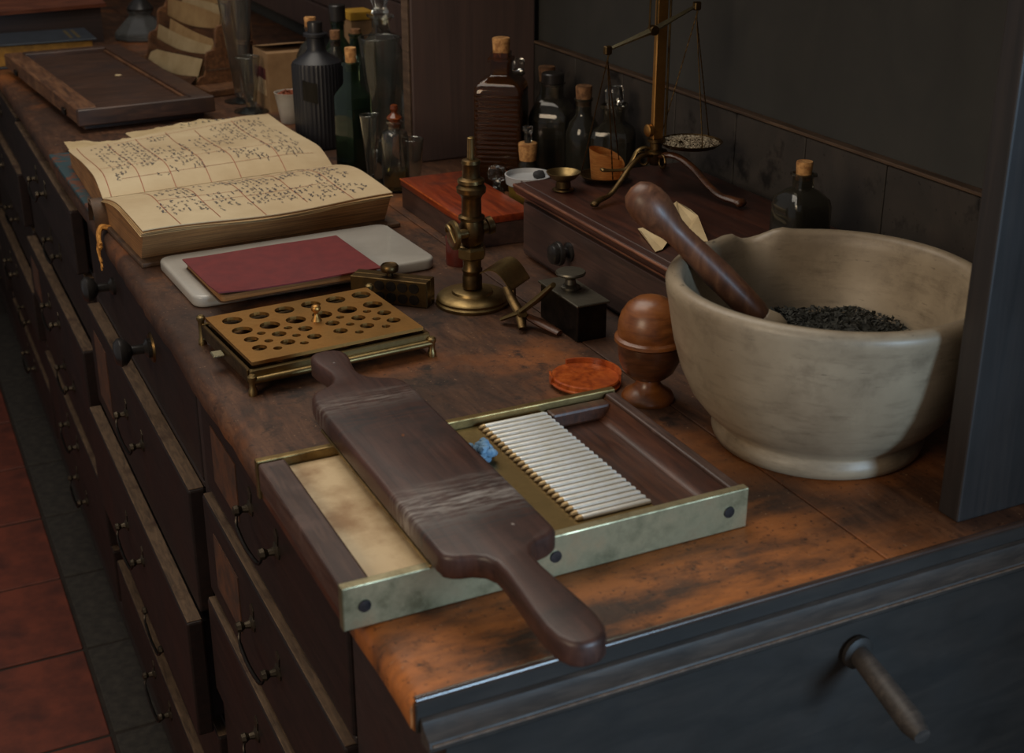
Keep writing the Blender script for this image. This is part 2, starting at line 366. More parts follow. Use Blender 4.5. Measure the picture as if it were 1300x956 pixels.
def prism(bm, outline, z0, z1, bev=0.0, seg=2, mat=None):
    t = bmesh.new(); vs = [t.verts.new((x, y, z0)) for x, y in outline]
    f = t.faces.new(vs); r = bmesh.ops.extrude_face_region(t, geom=[f])
    bmesh.ops.translate(t, vec=(0, 0, z1-z0), verts=[v for v in r['geom'] if isinstance(v, bmesh.types.BMVert)])
    bmesh.ops.recalc_face_normals(t, faces=t.faces)
    if bev > 0:
        bmesh.ops.bevel(t, geom=[e for e in t.edges if abs(e.verts[0].co.z-e.verts[1].co.z) < 1e-7], offset=bev, segments=seg, affect='EDGES', profile=0.5)
    merge(bm, t, mat); return bm
def rrect(x0, x1, y0, y1, r, n=6):
    out = []
    for cx, cy, a0 in ((x1-r, y1-r, 0), (x0+r, y1-r, PI/2), (x0+r, y0+r, PI), (x1-r, y0+r, 1.5*PI)):
        for i in range(n+1): out.append((cx+r*math.cos(a0+PI/2*i/n), cy+r*math.sin(a0+PI/2*i/n)))
    return out
def sheet(bm, f, nu, nv, thick=0.0):
    """surface f(u,v) with optional solid thickness downwards"""
    g = [[bm.verts.new(f(i/nu, j/nv)) for j in range(nv+1)] for i in range(nu+1)]
    for i in range(nu):
        for j in range(nv): bm.faces.new((g[i][j], g[i+1][j], g[i+1][j+1], g[i][j+1]))
    if thick:
        h = [[bm.verts.new(g[i][j].co - Vector((0, 0, thick))) for j in range(nv+1)] for i in range(nu+1)]
        for i in range(nu):
            for j in range(nv): bm.faces.new((h[i][j], h[i][j+1], h[i+1][j+1], h[i+1][j]))
        for i in range(nu):
            bm.faces.new((g[i][0], h[i][0], h[i+1][0], g[i+1][0])); bm.faces.new((g[i][nv], g[i+1][nv], h[i+1][nv], h[i][nv]))
        for j in range(nv):
            bm.faces.new((g[0][j], g[0][j+1], h[0][j+1], h[0][j])); bm.faces.new((g[nu][j], h[nu][j], h[nu][j+1], g[nu][j+1]))
    return bm

# ================================================================== SETTING
XB, YD, YF = 0.80, 1.40, 3.95            # back wall, divider, far wall
# floor: sub-base, red quarry tiles, dirty border tiles next to the plinth
fl = struct(obj('floor', box(BM(), -1.6, 1.6, -1.6, 4.2, -0.05, -0.004), 'grout'), 'red quarry tile floor with dark joints')
def tile_mesh(name, sx, sy, mat):
    bm = box(BM(), 0, sx, 0, sy, -0.006, 0.0, 0.002, 1); me = bpy.data.meshes.new(name); bm.to_mesh(me); bm.free(); me.materials.append(M[mat]); return me
tm = tile_mesh('tile', 0.272, 0.272, 'tile'); tb = tile_mesh('border_tile', 0.092, 0.272, 'border')
for j in range(-2, 9):
    for i in range(0, 4):
        o = bpy.data.objects.new('tile', tm); COL.objects.link(o); o.parent = fl
        o.location = (-0.074-0.28*(i+1)+0.004, 1.567-0.28*2+0.28*j+0.004, random.uniform(-0.0008, 0.0006))
    o = bpy.data.objects.new('border_tile', tb); COL.objects.link(o); o.parent = fl
    o.location = (-0.070, 1.567-0.28*2+0.28*j+0.004, random.uniform(-0.001, 0.0))
# back wall: lower boards up to a rail, darker panel above
wb = struct(obj('wall_back', box(BM(), XB+0.012, XB+0.06, -1.2, YF, 0.0, 2.3), 'upper'), 'dark panelled wall behind the counter')
y = 0.0
for k in range(9):                         # vertical boards of the back panel above the counter, near bay
    wd = 0.156
    obj('wall_board', box(BM(), XB, XB+0.012, y+0.001, y+wd-0.001, T, T+0.19, 0.0012, 1), 'wall', wb); y += wd
for k in range(6):                         # horizontal boards in the far bay
    obj('wall_board', box(BM(), XB-0.004, XB+0.012, YD+0.04, YF, T+0.03+0.075*k, T+0.03+0.075*k+0.072, 0.003, 1), 'upright', wb)
tr = struct(obj('trim_1', box(BM(), XB-0.003, XB+0.012, 0.04, YD, T+0.192, T+0.1965, 0.001, 1), 'trim'), 'thin worn ledge strip along the top of the back panel')
far = struct(obj('wall_far', box(BM(), -1.6, XB+0.06, YF, YF+0.06, 0.0, 2.3), 'upper'), 'dark wall at the far end of the counter')

# uprights
u = thing('shelf_upright', 'dark mahogany upright partition rising from the counter behind the red box', 'upright', (0.68, YD+0.016, T))
obj('board', box(BM(), 0.565, XB, YD, YD+0.032, T, 2.2, 0.003, 2), 'upright', u)
obj('unseen_shade_shelf', box(BM(), 0.545, XB, 0.055, 3.9, T+0.56, T+0.585, 0.003, 1), 'upright', u)  # unseen shelf above the view, added to shade the back bottles
obj('edge_strip', box(BM(), 0.560, 0.5645, YD+0.002, YD+0.030, T, 2.2, 0.001, 1), 'trim', u)
u = thing('corner_post', 'near black wooden post standing in front of the mortar at the counter end', 'post', (0.62, 0.037, T))
obj('board', box(BM(), 0.53, 1.05, 0.025, 0.05, T, 2.2, 0.002, 2), 'post', u)
#obj('foot_block', box(BM(), 0.520, 0.5295, 0.028, 0.056, T, T+0.007, 0.002, 2), 'post', u)

# ------------------------------------------------------------------ countertop
ct = thing('countertop', 'long worn brown wooden countertop carrying all the pharmacy things', 'countertop', (0.4, 1.9, T-0.03))
def plank(x0, x1, y0, y1, wear_left):
    bm = BM(); n = 150; rings = []
    for i in range(n+1):
        yy = y0 + (y1-y0)*i/n
        wv = noise.noise(Vector((yy*7, 0, 3)))*0.004 + noise.noise(Vector((yy*31, 5, 3)))*0.0015 if wear_left else 0
        r = 0.009 + abs(noise.noise(Vector((yy*11, 9, 1))))*0.006 if wear_left else 0.001
        xl = x0 + wv
        p = [(x1, T-0.03), (x1, T-0.001), (x1-0.001, T), (xl+r*1.8, T), (xl+r*0.9, T-r*0.14), (xl+r*0.3, T-r*0.45), (xl, T-r), (xl, T-0.026), (xl+0.003, T-0.03)]
        rings.append([bm.verts.new((x, yy, z)) for x, z in p])
    for A, B in zip(rings, rings[1:]):
        for k in range(len(A)): bm.faces.new((A[k], A[(k+1) % len(A)], B[(k+1) % len(A)], B[k]))
    bm.faces.new(rings[0]); bm.faces.new(rings[-1])
    return bm
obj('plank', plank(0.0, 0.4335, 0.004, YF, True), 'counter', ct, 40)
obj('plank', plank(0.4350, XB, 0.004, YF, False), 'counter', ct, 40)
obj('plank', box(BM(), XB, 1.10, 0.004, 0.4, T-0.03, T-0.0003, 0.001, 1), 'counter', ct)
bm = BM(); tube(bm, [(0.004, 0.004, T-0.003), (0.3, 0.004, T-0.003), (0.6, 0.004, T-0.003), (1.1, 0.004, T-0.003)], 0.0032, 10)
obj('nosing', bm, 'nosing', ct, 60)
bm = BM(); box(bm, 0.003, 1.1, 0.0, 0.004, T-0.03, T-0.004, 0.001, 1)
obj('end_board', bm, 'nearwood', ct)

# ------------------------------------------------------------------ counter cabinet with drawers
cb = thing('drawer_cabinet', 'long dark mahogany counter cabinet full of small drawers with bail handles', 'cabinet', (0.4, 1.9, 0.0))
obj('body', box(BM(), 0.045, XB-0.02, 0.02, 3.9, 0.09, T-0.031), 'cabinet', cb)
obj('plinth', box(BM(), 0.03, XB-0.02, 0.03, 3.9, 0.0, 0.09, 0.004, 1), 'cabinet', cb)
obj('plinth_moulding', box(BM(), 0.008, 0.030, 0.03, 3.9, 0.0, 0.05, 0.006, 2), 'cabinet', cb)
stiles = [(0.012, 0.20), (0.738, 0.764), (1.512, 1.538), (2.286, 2.312), (3.06, 3.086), (3.83, 3.9)]
for a, b_ in stiles: obj('stile', box(BM(), 0.022, 0.045, a, b_, 0.09, T-0.031, 0.002, 1), 'cabinet', cb)
obj('frieze', box(BM(), 0.020, 0.022, 0.012, 3.9, T-0.05, T-0.031, 0.0005, 1), 'cabinet', cb)
def bail(yc, xf, zc, sep=0.098):
    pts = curve_pts([(xf-0.015, yc-sep/2, zc), (xf-0.018, yc-sep*0.46, zc-0.012), (xf-0.019, yc-sep*0.34, zc-0.017), (xf-0.020, yc, zc-0.019), (xf-0.019, yc+sep*0.34, zc-0.017), (xf-0.018, yc+sep*0.46, zc-0.012), (xf-0.015, yc+sep/2, zc)], 20)
    return tube(BM(), pts, [0.0018]*6+[0.0024]*9+[0.0018]*6, 6)
def mount(yy, xf, zc):
    bm = lathe(BM(), [(0, 0), (0.010, 0), (0.010, 0.0015), (0.005, 0.004), (0.0035, 0.010), (0.0065, 0.0145), (0.0055, 0.019), (0.0, 0.021)], (xf, yy, zc), 8, mat=Matrix.Rotation(-PI/2, 4, 'Y'))
    prism(bm, [(yy-0.004, zc+0.006), (yy+0.004, zc+0.006), (yy+0.0075, zc+0.020), (yy, zc+0.026), (yy-0.0075, zc+0.020)], xf-0.0012, xf-0.0002, mat=Matrix(((0, 0, 1, 0), (1, 0, 0, 0), (0, 1, 0, 0), (0, 0, 0, 1))))
    return bm
def turned_knob(yc, xf, zc, s=1.0):
    bm = BM(); lathe(bm, [(0, 0), (0.012*s, 0), (0.012*s, 0.004*s), (0.006*s, 0.008*s), (0.006*s, 0.022*s), (0.012*s, 0.026*s), (0.017*s, 0.031*s), (0.0175*s, 0.037*s), (0.013*s, 0.042*s), (0, 0.044*s)], (xf, yc, zc), 20, mat=Matrix.Rotation(-PI/2, 4, 'Y')); return bm
cols = [
    (0.204, 0.734, [(-0.052, -0.185, .003, 'b', 1), (-0.195, -0.330, .011, 'b', 1), (-0.342, -0.480, .017, 'b', 0), (-0.49, -0.63, .010, 'b', 0), (-0.64, -0.82, .016, 'b', 0)]),
    (0.768, 1.508, [(-0.052, -0.195, .001, 'k', 0), (-0.207, -0.385, .021, 'b', 1), (-0.397, -0.575, .040, 'b', 0), (-0.587, -0.70, .014, 'b', 0), (-0.712, -0.822, .026, 'b', 0)]),
    (1.542, 2.282, [(-0.052, -0.165, .026, 'b', 0), (-0.175, -0.295, .014, 'b', 0), (-0.307, -0.44, .034, 'b', 1), (-0.452, -0.57, .022, 'b', 0), (-0.582, -0.70, .030, 'b', 0), (-0.712, -0.822, .026, 'b', 0)]),
    (2.316, 3.056, [(-0.052, -0.165, .020, 'b', 0), (-0.175, -0.295, .032, 'b', 0), (-0.307, -0.44, .016, 'b', 0), (-0.452, -0.57, .036, 'b', 0), (-0.582, -0.70, .020, 'b', 0), (-0.712, -0.822, .026, 'b', 0)]),
    (3.09, 3.826, [(-0.052, -0.165, .030, 'b', 0), (-0.175, -0.295, .018, 'b', 0), (-0.307, -0.44, .030, 'b', 0), (-0.452, -0.57, .020, 'b', 0), (-0.582, -0.70, .034, 'b', 0), (-0.712, -0.822, .02, 'b', 0)]),
]
for y0, y1, rows in cols:
    for zt, zb, out, kind, lab in rows:
        xf = 0.022 - out
        d = obj('drawer', box(BM(), xf, xf+0.022, y0, y1, T+zb, T+zt, 0.003, 2), 'drawer', cb)
        obj('drawer_box', box(BM(), xf+0.0225, 0.3, y0+0.02, y1-0.02, T+zb+0.01, T+zt-0.014), 'cabinet', d)
        obj('top_edge', box(BM(), xf+0.0015, xf+0.0205, y0+0.003, y1-0.003, T+zt, T+zt+0.0016, 0.0005, 1), 'dusty', d)
        obj('rail', box(BM(), 0.022, 0.045, y0, y1, T+zt+0.0017, T+zt+0.0095, 0.001, 1), 'cabinet', cb)
        yc = (y0+y1)/2; zc = T + zt + (zb-zt)*0.42
        if kind == 'b':
            sp_ = 0.098 if y0 < 0.5 else 0.12
            obj('handle', bail(yc, xf, zc, sp_), 'iron', d, 40)
            for sg in (-1, 1): obj('handle_mount', mount(yc+sg*sp_/2, xf, zc), 'mount', d, 40)
        else:
            obj('escutcheon', lathe(BM(), [(0, 0), (0.022, 0), (0.020, 0.003), (0, 0.003)], (xf, yc-0.11, T-0.112), 18, mat=Matrix.Rotation(-PI/2, 4, 'Y')), 'brassdark', d, 30)
            obj('knob', turned_knob(yc-0.11, xf-0.003, T-0.112, 1.15), 'black', d, 40)
            obj('knob', turned_knob(yc+0.17, xf, T-0.112, 1.15), 'black', d, 40)
        if lab:
            obj('paper_label', box(BM(), xf-0.0012, xf+0.0005, y1-0.16, y1-0.05, T+zb+0.03, T+zt-0.03), 'labelbrown', d)
# near end of the cabinet
def xprism(outline_yz, x0, x1):
    bm = BM(); t = bmesh.new(); prism(t, outline_yz, x0, x1)
    merge(bm, t, Matrix(((0, 0, 1, 0), (1, 0, 0, 0), (0, 1, 0, 0), (0, 0, 0, 1)))); return bm
obj('end_moulding', xprism([(-0.0005, T-0.0165), (-0.004, T-0.0180), (-0.007, T-0.0225), (-0.0165, T-0.0275), (-0.0185, T-0.031), (-0.0165, T-0.036), (-0.0005, T-0.038)], 0.006, 1.1), 'dustgrey', cb, 30)
obj('end_highlight_bead', tube(BM(), [(0.008, -0.0183, T-0.0300), (0.5, -0.0183, T-0.0300), (1.1, -0.0183, T-0.0300)], 0.0012, 8), 'trim', cb, 50)  # pale bead painting the highlight along the moulding's lower edge
obj('end_panel', box(BM(), 0.02, 1.1, -0.014, 0.012, 0.09, T-0.0385), 'nearwood', cb)
obj('end_stile', box(BM(), 0.62, 0.70, -0.020, -0.0142, 0.09, T-0.052, 0.003, 1), 'nearwood', cb)
obj('end_rail', box(BM(), 0.05, 0.615, -0.020, -0.0142, T-0.36, T-0.28, 0.003, 1), 'nearwood', cb)
pg = thing('wooden_peg', 'grey rounded wooden peg sticking out below the near counter end', 'peg', (0.392, -0.017, T-0.066))
obj('shaft', tube(BM(), [(0.392, -0.0165, T-0.066), (0.388, -0.05, T-0.071), (0.381, -0.10, T-0.078), (0.379, -0.114, T-0.080)], [0.009, 0.010, 0.011, 0.007], 14), 'dustgrey', pg, 50)
obj('collar', lathe(BM(), [(0.0095, 0), (0.015, 0), (0.015, 0.004), (0.011, 0.006), (0.0095, 0.006)], (0.3917, -0.0168, T-0.0661), 16, mat=Matrix.Rotation(PI/2, 4, 'X')), 'nearwood', pg, 40)

# ================================================================== MORTAR, PESTLE, LEAVES
MX, MY = 0.528, 0.2245
mo = thing('mortar', 'large pale stoneware mortar with a pouring lip and worn stained sides', 'mortar', (MX, MY, T))
SPA = math.radians(84)
def mshape(a, r, z):
    d = (a-SPA+PI) % (2*PI) - PI
    k = max(0.0, (z-0.125)/0.045)
    g = math.exp(-(d/0.12)**2)*k; s = math.exp(-((abs(d)-0.20)/0.07)**2)*k
    return r + 0.014*g, z - 0.011*g + 0.003*s + 0.0012*math.sin(a*2+1)*k
prof = [(0, 0.0), (0.096, 0.0), (0.103, 0.003), (0.105, 0.009), (0.104, 0.015), (0.101, 0.020), (0.1015, 0.023), (0.1145, 0.034), (0.1285, 0.052), (0.1395, 0.076), (0.1475, 0.104), (0.1522, 0.130), (0.1542, 0.142), (0.1560, 0.150), (0.1572, 0.157), (0.1577, 0.163), (0.1555, 0.168), (0.150, 0.1705), (0.1445, 0.1695), (0.141, 0.165), (0.1385, 0.155), (0.135, 0.135), (0.128, 0.108), (0.116, 0.078), (0.098, 0.050), (0.070, 0.033), (0.035, 0.028), (0, 0.027)]
obj('bowl', lathe(BM(), prof, (MX, MY, T), 96, mshape), 'mortar', mo, 50)
# crushed dried leaves
bm = BM()
def mound(x, y):
    d = math.hypot(x, y)
    h = 0.088 + 0.016*math.exp(-((x-0.075)**2+(y-0.035)**2)/0.0022) + 0.014*math.exp(-((x-0.005)**2+(y-0.075)**2)/0.0016) + 0.005*noise.noise(Vector((x*40, y*40, 2)))
    return h - max(0, d-0.105)*0.5
RR = 0.112
def mf(u, v):
    a = 2*PI*u; r = RR*v; x, y = r*math.cos(a), r*math.sin(a); return (MX+x, MY+y, T+mound(x, y)-0.003)
for i in range(1):
    g = {}
    for iu in range(40):
        for iv in range(1, 13): g[iu, iv] = bm.verts.new(mf(iu/40, iv/12))
    c0 = bm.verts.new(mf(0, 0))
    for iu in range(40):
        j = (iu+1) % 40; bm.faces.new((c0, g[iu, 1], g[j, 1]))
        for iv in range(1, 12): bm.faces.new((g[iu, iv], g[iu, iv+1], g[j, iv+1], g[j, iv]))
for k in range(3600):
    a = random.uniform(0, 2*PI); r = RR*math.sqrt(random.random())*0.99; x, y = r*math.cos(a), r*math.sin(a)
    p = Vector((MX+x, MY+y, T+mound(x, y)+random.uniform(-0.001, 0.003)))
    L = random.uniform(0.0022, 0.0048); W = L*random.uniform(0.25, 0.5)
    rm = Matrix.Rotation(random.uniform(0, 6.28), 3, 'Z') @ Matrix.Rotation(random.uniform(-0.9, 0.9), 3, 'Y') @ Matrix.Rotation(random.uniform(-0.8, 0.8), 3, 'X')
    v = [bm.verts.new(p + rm @ Vector(q)) for q in ((-L, 0, 0), (0, -W, W*0.5), (L, 0, 0.0), (0, W, W*0.5), (0, 0, -W*0.6))]
    for f in ((0, 1, 3), (1, 2, 3), (0, 4, 1), (1, 4, 2), (2, 4, 3), (3, 4, 0)): bm.faces.new([v[i] for i in f])
o = tag(obj('dried_leaves', bm, 'herb'), 'heap of dark crushed dried leaves inside the stoneware mortar', 'dried leaves'); o['kind'] = 'stuff'
# pestle
A = Vector((0.512, 0.2825, T+0.094)); B = Vector((0.398, 0.355, T+0.225)); ax = (B-A).normalized(); L = (B-A).length
rot = ax.to_track_quat('Z', 'Y').to_matrix().to_4x4()
ps = thing('pestle', 'turned dark wooden pestle with bulbous head leaning in the mortar', 'pestle', tuple(A))
obj('handle', lathe(BM(), [(0, 0.022), (0.0115, 0.022), (0.0135, 0.03), (0.0145, 0.05), (0.0150, L*0.45), (0.0135, L*0.62), (0.0125, L*0.74), (0.0135, L*0.80), (0.0175, L*0.87), (0.0205, L*0.94), (0.0205, L*1.00), (0.0175, L*1.06), (0.011, L*1.10), (0, L*1.115)], tuple(A), 28, mat=rot), 'pestle', ps, 60)
obj('tip', lathe(BM(), [(0, -0.012), (0.010, -0.010), (0.016, 0.0), (0.0165, 0.010), (0.0125, 0.020), (0.0112, 0.0218), (0, 0.0218)], tuple(A), 28, mat=rot), 'mortar', ps, 60)

# ================================================================== PILL MACHINE
pm = thing('pill_machine', 'brass bound wooden pill rolling machine with grooved bed and bone plate', 'pill machine', (0.17, 0.22, T))
X0, X1, Y0, Y1 = -0.015, 0.357, 0.110, 0.335
obj('base_board', box(BM(), X0+0.002, X1-0.002, Y0+0.0005, Y1-0.0005, T, T+0.010, 0.001, 1), 'traywood', pm)
obj('side_rail', box(BM(), X0, 0.0105, Y0+0.0005, Y1-0.0005, T+0.0102, T+0.038, 0.0025, 2), 'railwood', pm)
obj('side_rail', box(BM(), 0.345, X1, Y0+0.0005, Y1-0.0005, T+0.0102, T+0.037, 0.002, 2), 'railwood', pm)
bm = BM(); box(bm, X0-0.001, X1+0.001, Y0-0.009, Y0, T+0.0005, T+0.0395, 0.0012, 2)
e1 = obj('end_strip', bm, 'brasspale', pm)
bm = BM(); box(bm, X0-0.001, X1+0.001, Y1, Y1+0.008, T+0.0005, T+0.0395, 0.0012, 2)
e2 = obj('end_strip', bm, 'brass', pm)
for xx in (0.002, 0.168, 0.338):
    s = obj('screw', lathe(BM(), [(0, 0), (0.0055, 0), (0.0052, 0.0012), (0, 0.0014)], (xx, Y0-0.009, T+0.020), 16, mat=Matrix.Rotation(PI/2, 4, 'X')), 'screw', e1, 30)
obj('bone_plate', box(BM(), 0.0110, 0.110, Y0+0.001, Y1-0.001, T+0.0102, T+0.030, 0.0008, 1), 'plate', pm)
obj('receiving_strip', box(BM(), 0.1105, 0.160, Y0+0.001, Y1-0.001, T+0.0102, T+0.026, 0.001, 1), 'traywood', pm)
obj('pale_strip', box(BM(), 0.1605, 0.1705, Y0+0.001, Y1-0.001, T+0.0102, T+0.029, 0.001, 1), 'plate', pm)
obj('brass_bed', box(BM(), 0.171, 0.2755, Y0+0.001, Y1-0.001, T+0.0102, T+0.0305, 0.0008, 1), 'brass', pm)
obj('bed_groove', box(BM(), 0.1755, 0.1775, Y0+0.010, Y1-0.010, T+0.0306, T+0.0311, 0.0002, 1), 'brassdark', pm)
NR = 24
obj('groove_bed', box(BM(), 0.2015, 0.2750, 0.1265, 0.3295, T+0.0306, T+0.0309), 'brassdark', pm)
for k in range(NR):
    yc = 0.130 + (0.326-0.130)*k/(NR-1)
    r = 0.0030
    bm = BM(); tube(bm, [(0.2035, yc, T+0.0308), (0.2055, yc, T+0.0318), (0.209, yc, T+0.0322), (0.24, yc, T+0.0322), (0.272, yc, T+0.0322), (0.2745, yc, T+0.0316)], [0.0014, 0.0026, r, r, r, 0.0024], 12, flat=0.8)
    rd = obj('ridge', bm, 'ridge', pm, 60)
    bm = BM(); tube(bm, [(0.2010, yc, T+0.0306), (0.2030, yc, T+0.0318), (0.2075, yc, T+0.0323)], [0.0010, 0.0026, 0.0034], 12, flat=0.8)
    obj('ridge_tip', bm, 'ridgetip', rd, 60)
obj('tray_floor', box(BM(), 0.276, 0.3445, Y0+0.001, Y1-0.001, T+0.0102, T+0.016, 0.0005, 1), 'traywood', pm)
bm = BM()
def scoop(u, v):                           # the hollowed long side of the tray
    return (0.330+0.0145*u, Y0+0.002+(Y1-Y0-0.004)*v, T+0.0162+0.018*u*u)
sheet(bm, scoop, 8, 4, 0.0); obj('tray_cove', bm, 'traywood', pm, 60)
obj('tray_end', box(BM(), 0.277, 0.344, Y1-0.0165, Y1-0.001, T+0.0162, T+0.033, 0.003, 2), 'traywood', pm)

# roller paddle lying across the machine
pd = thing('pill_roller_board', 'dark two handled wooden roller board lying across the pill machine', 'roller board', (0.106, 0.21, T+0.0425))
def paddle_outline():
    xc = 0.1055; half = [(0.0, 0.505), (0.010, 0.5035), (0.0165, 0.498), (0.0195, 0.488), (0.0185, 0.475), (0.0155, 0.460), (0.0135, 0.445), (0.0150, 0.432), (0.020, 0.422), (0.028, 0.4155), (0.036, 0.412), (0.043, 0.407), (0.0475, 0.398), (0.0495, 0.385),
            (0.0498, 0.30), (0.0498, 0.20), (0.0495, 0.085), (0.0485, 0.076), (0.044, 0.0715), (0.038, 0.068), (0.028, 0.0655), (0.020, 0.060), (0.0155, 0.050), (0.0150, 0.035), (0.0170, 0.010), (0.0195, -0.020), (0.0205, -0.040), (0.0190, -0.056), (0.0140, -0.067), (0.007, -0.0715), (0.0, -0.072)]
    R = [(xc+a, b) for a, b in half]; Lf = [(xc-a, b) for a, b in half[1:-1]]
    return R + Lf[::-1]
bm = BM(); prism(bm, paddle_outline(), T+0.0425, T+0.0640, 0.0045, 3)
pb = obj('board', bm, 'paddle', pd, 50)
def decal(name, cx, cy, sx, sy, z, mat, parent, seed, n=26):
    bm = BM(); pts = []
    for i in range(n):
        a = 2*PI*i/n; k = 0.75 + 0.45*noise.noise(Vector((math.cos(a)*1.7+seed, math.sin(a)*1.7, seed*3.1)))
        pts.append((cx+sx*k*math.cos(a), cy+sy*k*math.sin(a)))
    prism(bm, pts, z-0.0002, z+0.00025); return obj(name, bm, mat, parent)
decal('brass_pin', 0.106, 0.282, 0.0022, 0.0026, T+0.064, 'egg', pb, 4)
decal('pale_chip', 0.126, 0.095, 0.0016, 0.002, T+0.064, 'scuff', pb, 5)
decal('pale_chip', 0.104, 0.468, 0.0014, 0.0012, T+0.064, 'scuff', pb, 6)
for xr in (0.0565, 0.1510): obj('brass_runner', box(BM(), xr, xr+0.0035, 0.100, 0.370, T+0.0385, T+0.0422, 0.0006, 1), 'brass', pd)

# blue wad of cotton
bm = BM(); random.seed(21)
for k in range(40):
    a = random.uniform(0, 6.28); rr = random.uniform(0, 0.0115)
    t = bmesh.new(); bmesh.ops.create_icosphere(t, subdivisions=2, radius=random.uniform(0.0030, 0.0048))
    for v in t.verts: v.co *= 1+0.35*noise.noise(v.co*500+Vector((k, 0, 0)))
    merge(bm, t, Matrix.Translation((0.1775+rr*math.cos(a)*0.95, 0.266+rr*math.sin(a)*1.2, T+0.0345+random.uniform(0, 0.011))))
tag(rebase(obj('cotton_wad', bm, 'cotton', None, 60), (0.1775, 0.266, T+0.0305)), 'small crumpled blue cotton wad on the pill machine bed', 'cotton wad')

# ================================================================== CAPSULE PLATE MACHINE
cm = thing('capsule_filler', 'low brass capsule filling tray with a top plate full of round holes', 'capsule filler', (0.144, 0.66, T))
HL = [(0.06, 0.7063), (0.0929, 0.7092), (0.1247, 0.7136), (0.1584, 0.7176), (0.1905, 0.7205), (0.224, 0.723), (0.0622, 0.671), (0.0951, 0.6732), (0.1272, 0.6768), (0.1601, 0.6796), (0.1918, 0.682), (0.2251, 0.6854)]
HS = [(0.064, 0.6398), (0.0970, 0.6425), (0.1285, 0.6453), (0.1621, 0.6479), (0.1948, 0.6513), (0.2276, 0.6536), (0.0657, 0.6122), (0.0986, 0.6146), (0.1305, 0.6178), (0.1626, 0.6212), (0.1954, 0.6234), (0.2289, 0.6263)]
HT = [(0.0793, 0.6533), (0.1115, 0.6562), (0.1763, 0.6624), (0.2112, 0.6667), (0.0805, 0.6274), (0.1133, 0.6298), (0.1793, 0.6361), (0.2128, 0.6395), (0.0834, 0.6023), (0.1144, 0.6043), (0.1806, 0.6085), (0.2142, 0.612)]
R4 = math.radians(4.6)
cpv = (0.144, 0.66)
def rotp(x, y): return (cpv[0]+(x-cpv[0])*math.cos(R4)-(y-cpv[1])*math.sin(R4), cpv[1]+(x-cpv[0])*math.sin(R4)+(y-cpv[1])*math.cos(R4))
def holed_plate(outline, holes, z0, z1, seg=20):
    t = bmesh.new(); edges = []
    def loop(pts):
        vs = [t.verts.new((x, y, z1)) for x, y in pts]
        for i in range(len(vs)): edges.append(t.edges.new((vs[i], vs[(i+1) % len(vs)])))
    loop(outline)
    for x, y, r in holes: loop([(x+r*math.cos(2*PI*i/seg), y+r*math.sin(2*PI*i/seg)) for i in range(seg)])
    bmesh.ops.triangle_fill(t, use_beauty=True, use_dissolve=False, edges=edges)
    bmesh.ops.recalc_face_normals(t, faces=t.faces)
    r = bmesh.ops.extrude_face_region(t, geom=list(t.faces))
    bmesh.ops.translate(t, vec=(0, 0, z0-z1), verts=[v for v in r['geom'] if isinstance(v, bmesh.types.BMVert)])
    return t
holes = [(x, y, 0.0118) for x, y in HL] + [(x, y, 0.0083) for x, y in HS] + [(x, y, 0.0050) for x, y in HT]
out = [rotp(x, y) for x, y in ((0.040, 0.583), (0.246, 0.583), (0.246, 0.738), (0.040, 0.738))]
obj('top_plate', holed_plate(out, holes, T+0.030, T+0.034), 'brassplate', cm)
holes2 = [(x, y, r*0.86) for x, y, r in holes]
obj('middle_plate', holed_plate([rotp(x, y) for x, y in ((0.042, 0.590), (0.244, 0.590), (0.244, 0.736), (0.042, 0.736))], holes2, T+0.0215, T+0.0245), 'brassdark', cm)
obj('bottom_plate', box(BM(), 0.040, 0.248, 0.585, 0.737, T+0.014, T+0.018, 0.001, 1, R4, (cpv[0], cpv[1], 0)), 'brasspale', cm)
for y0, y1 in ((0.578, 0.584), (0.738, 0.744)):
    obj('side_bar', box(BM(), 0.036, 0.252, y0, y1, T+0.010, T+0.0265, 0.001, 1, R4, (cpv[0], cpv[1], 0)), 'brass', cm)
for x0, x1 in ((0.034, 0.039), (0.249, 0.254)):
    obj('end_bar', box(BM(), x0, x1, 0.584, 0.738, T+0.010, T+0.0260, 0.001, 1, R4, (cpv[0], cpv[1], 0)), 'brassdark', cm)
bm = BM(); tube(bm, [rotp(0.036, 0.5745)+(T+0.016,), rotp(0.252, 0.5745)+(T+0.016,)], 0.0042, 12); obj('hinge_rod', bm, 'brass', cm, 50)
for x, y, hh in ((0.036, 0.5745, 0.0235), (0.252, 0.5745, 0.0235), (0.036, 0.743, 0.036), (0.252, 0.743, 0.036)):
    px, py = rotp(x, y)
    obj('corner_foot', lathe(BM(), [(0, 0), (0.0052, 0), (0.0052, 0.005), (0.0038, 0.008), (0.0038, hh-0.008), (0.0052, hh-0.005), (0.0052, hh-0.002), (0.003, hh), (0, hh)], (px, py, T), 14), 'brass', cm, 40)
x, y = rotp(0.0335, 0.660)
obj('catch', box(BM(), x-0.013, x, y-0.008, y+0.008, T+0.017, T+0.020, 0.001, 1), 'brasspale', cm)
x, y = 0.148, 0.664
obj('centre_knob', lathe(BM(), [(0, 0), (0.0065, 0), (0.0045, 0.004), (0.0026, 0.007), (0.0026, 0.010), (0.0052, 0.0125), (0.0060, 0.0155), (0.0044, 0.0185), (0, 0.0195)], (x, y, T+0.0342), 18), 'brassplate', cm, 50)
bm = BM(); prism(bm, [(0.0935, 0.700), (0.101, 0.702), (0.1035, 0.708), (0.098, 0.7125), (0.0950, 0.706)], T+0.0248, T+0.0262)
tag(rebase(obj('paper_scrap', bm, 'paperb'), (0.098, 0.706, T+0.0248)), 'tiny torn white paper scrap in a hole of the capsule tray', 'paper scrap')

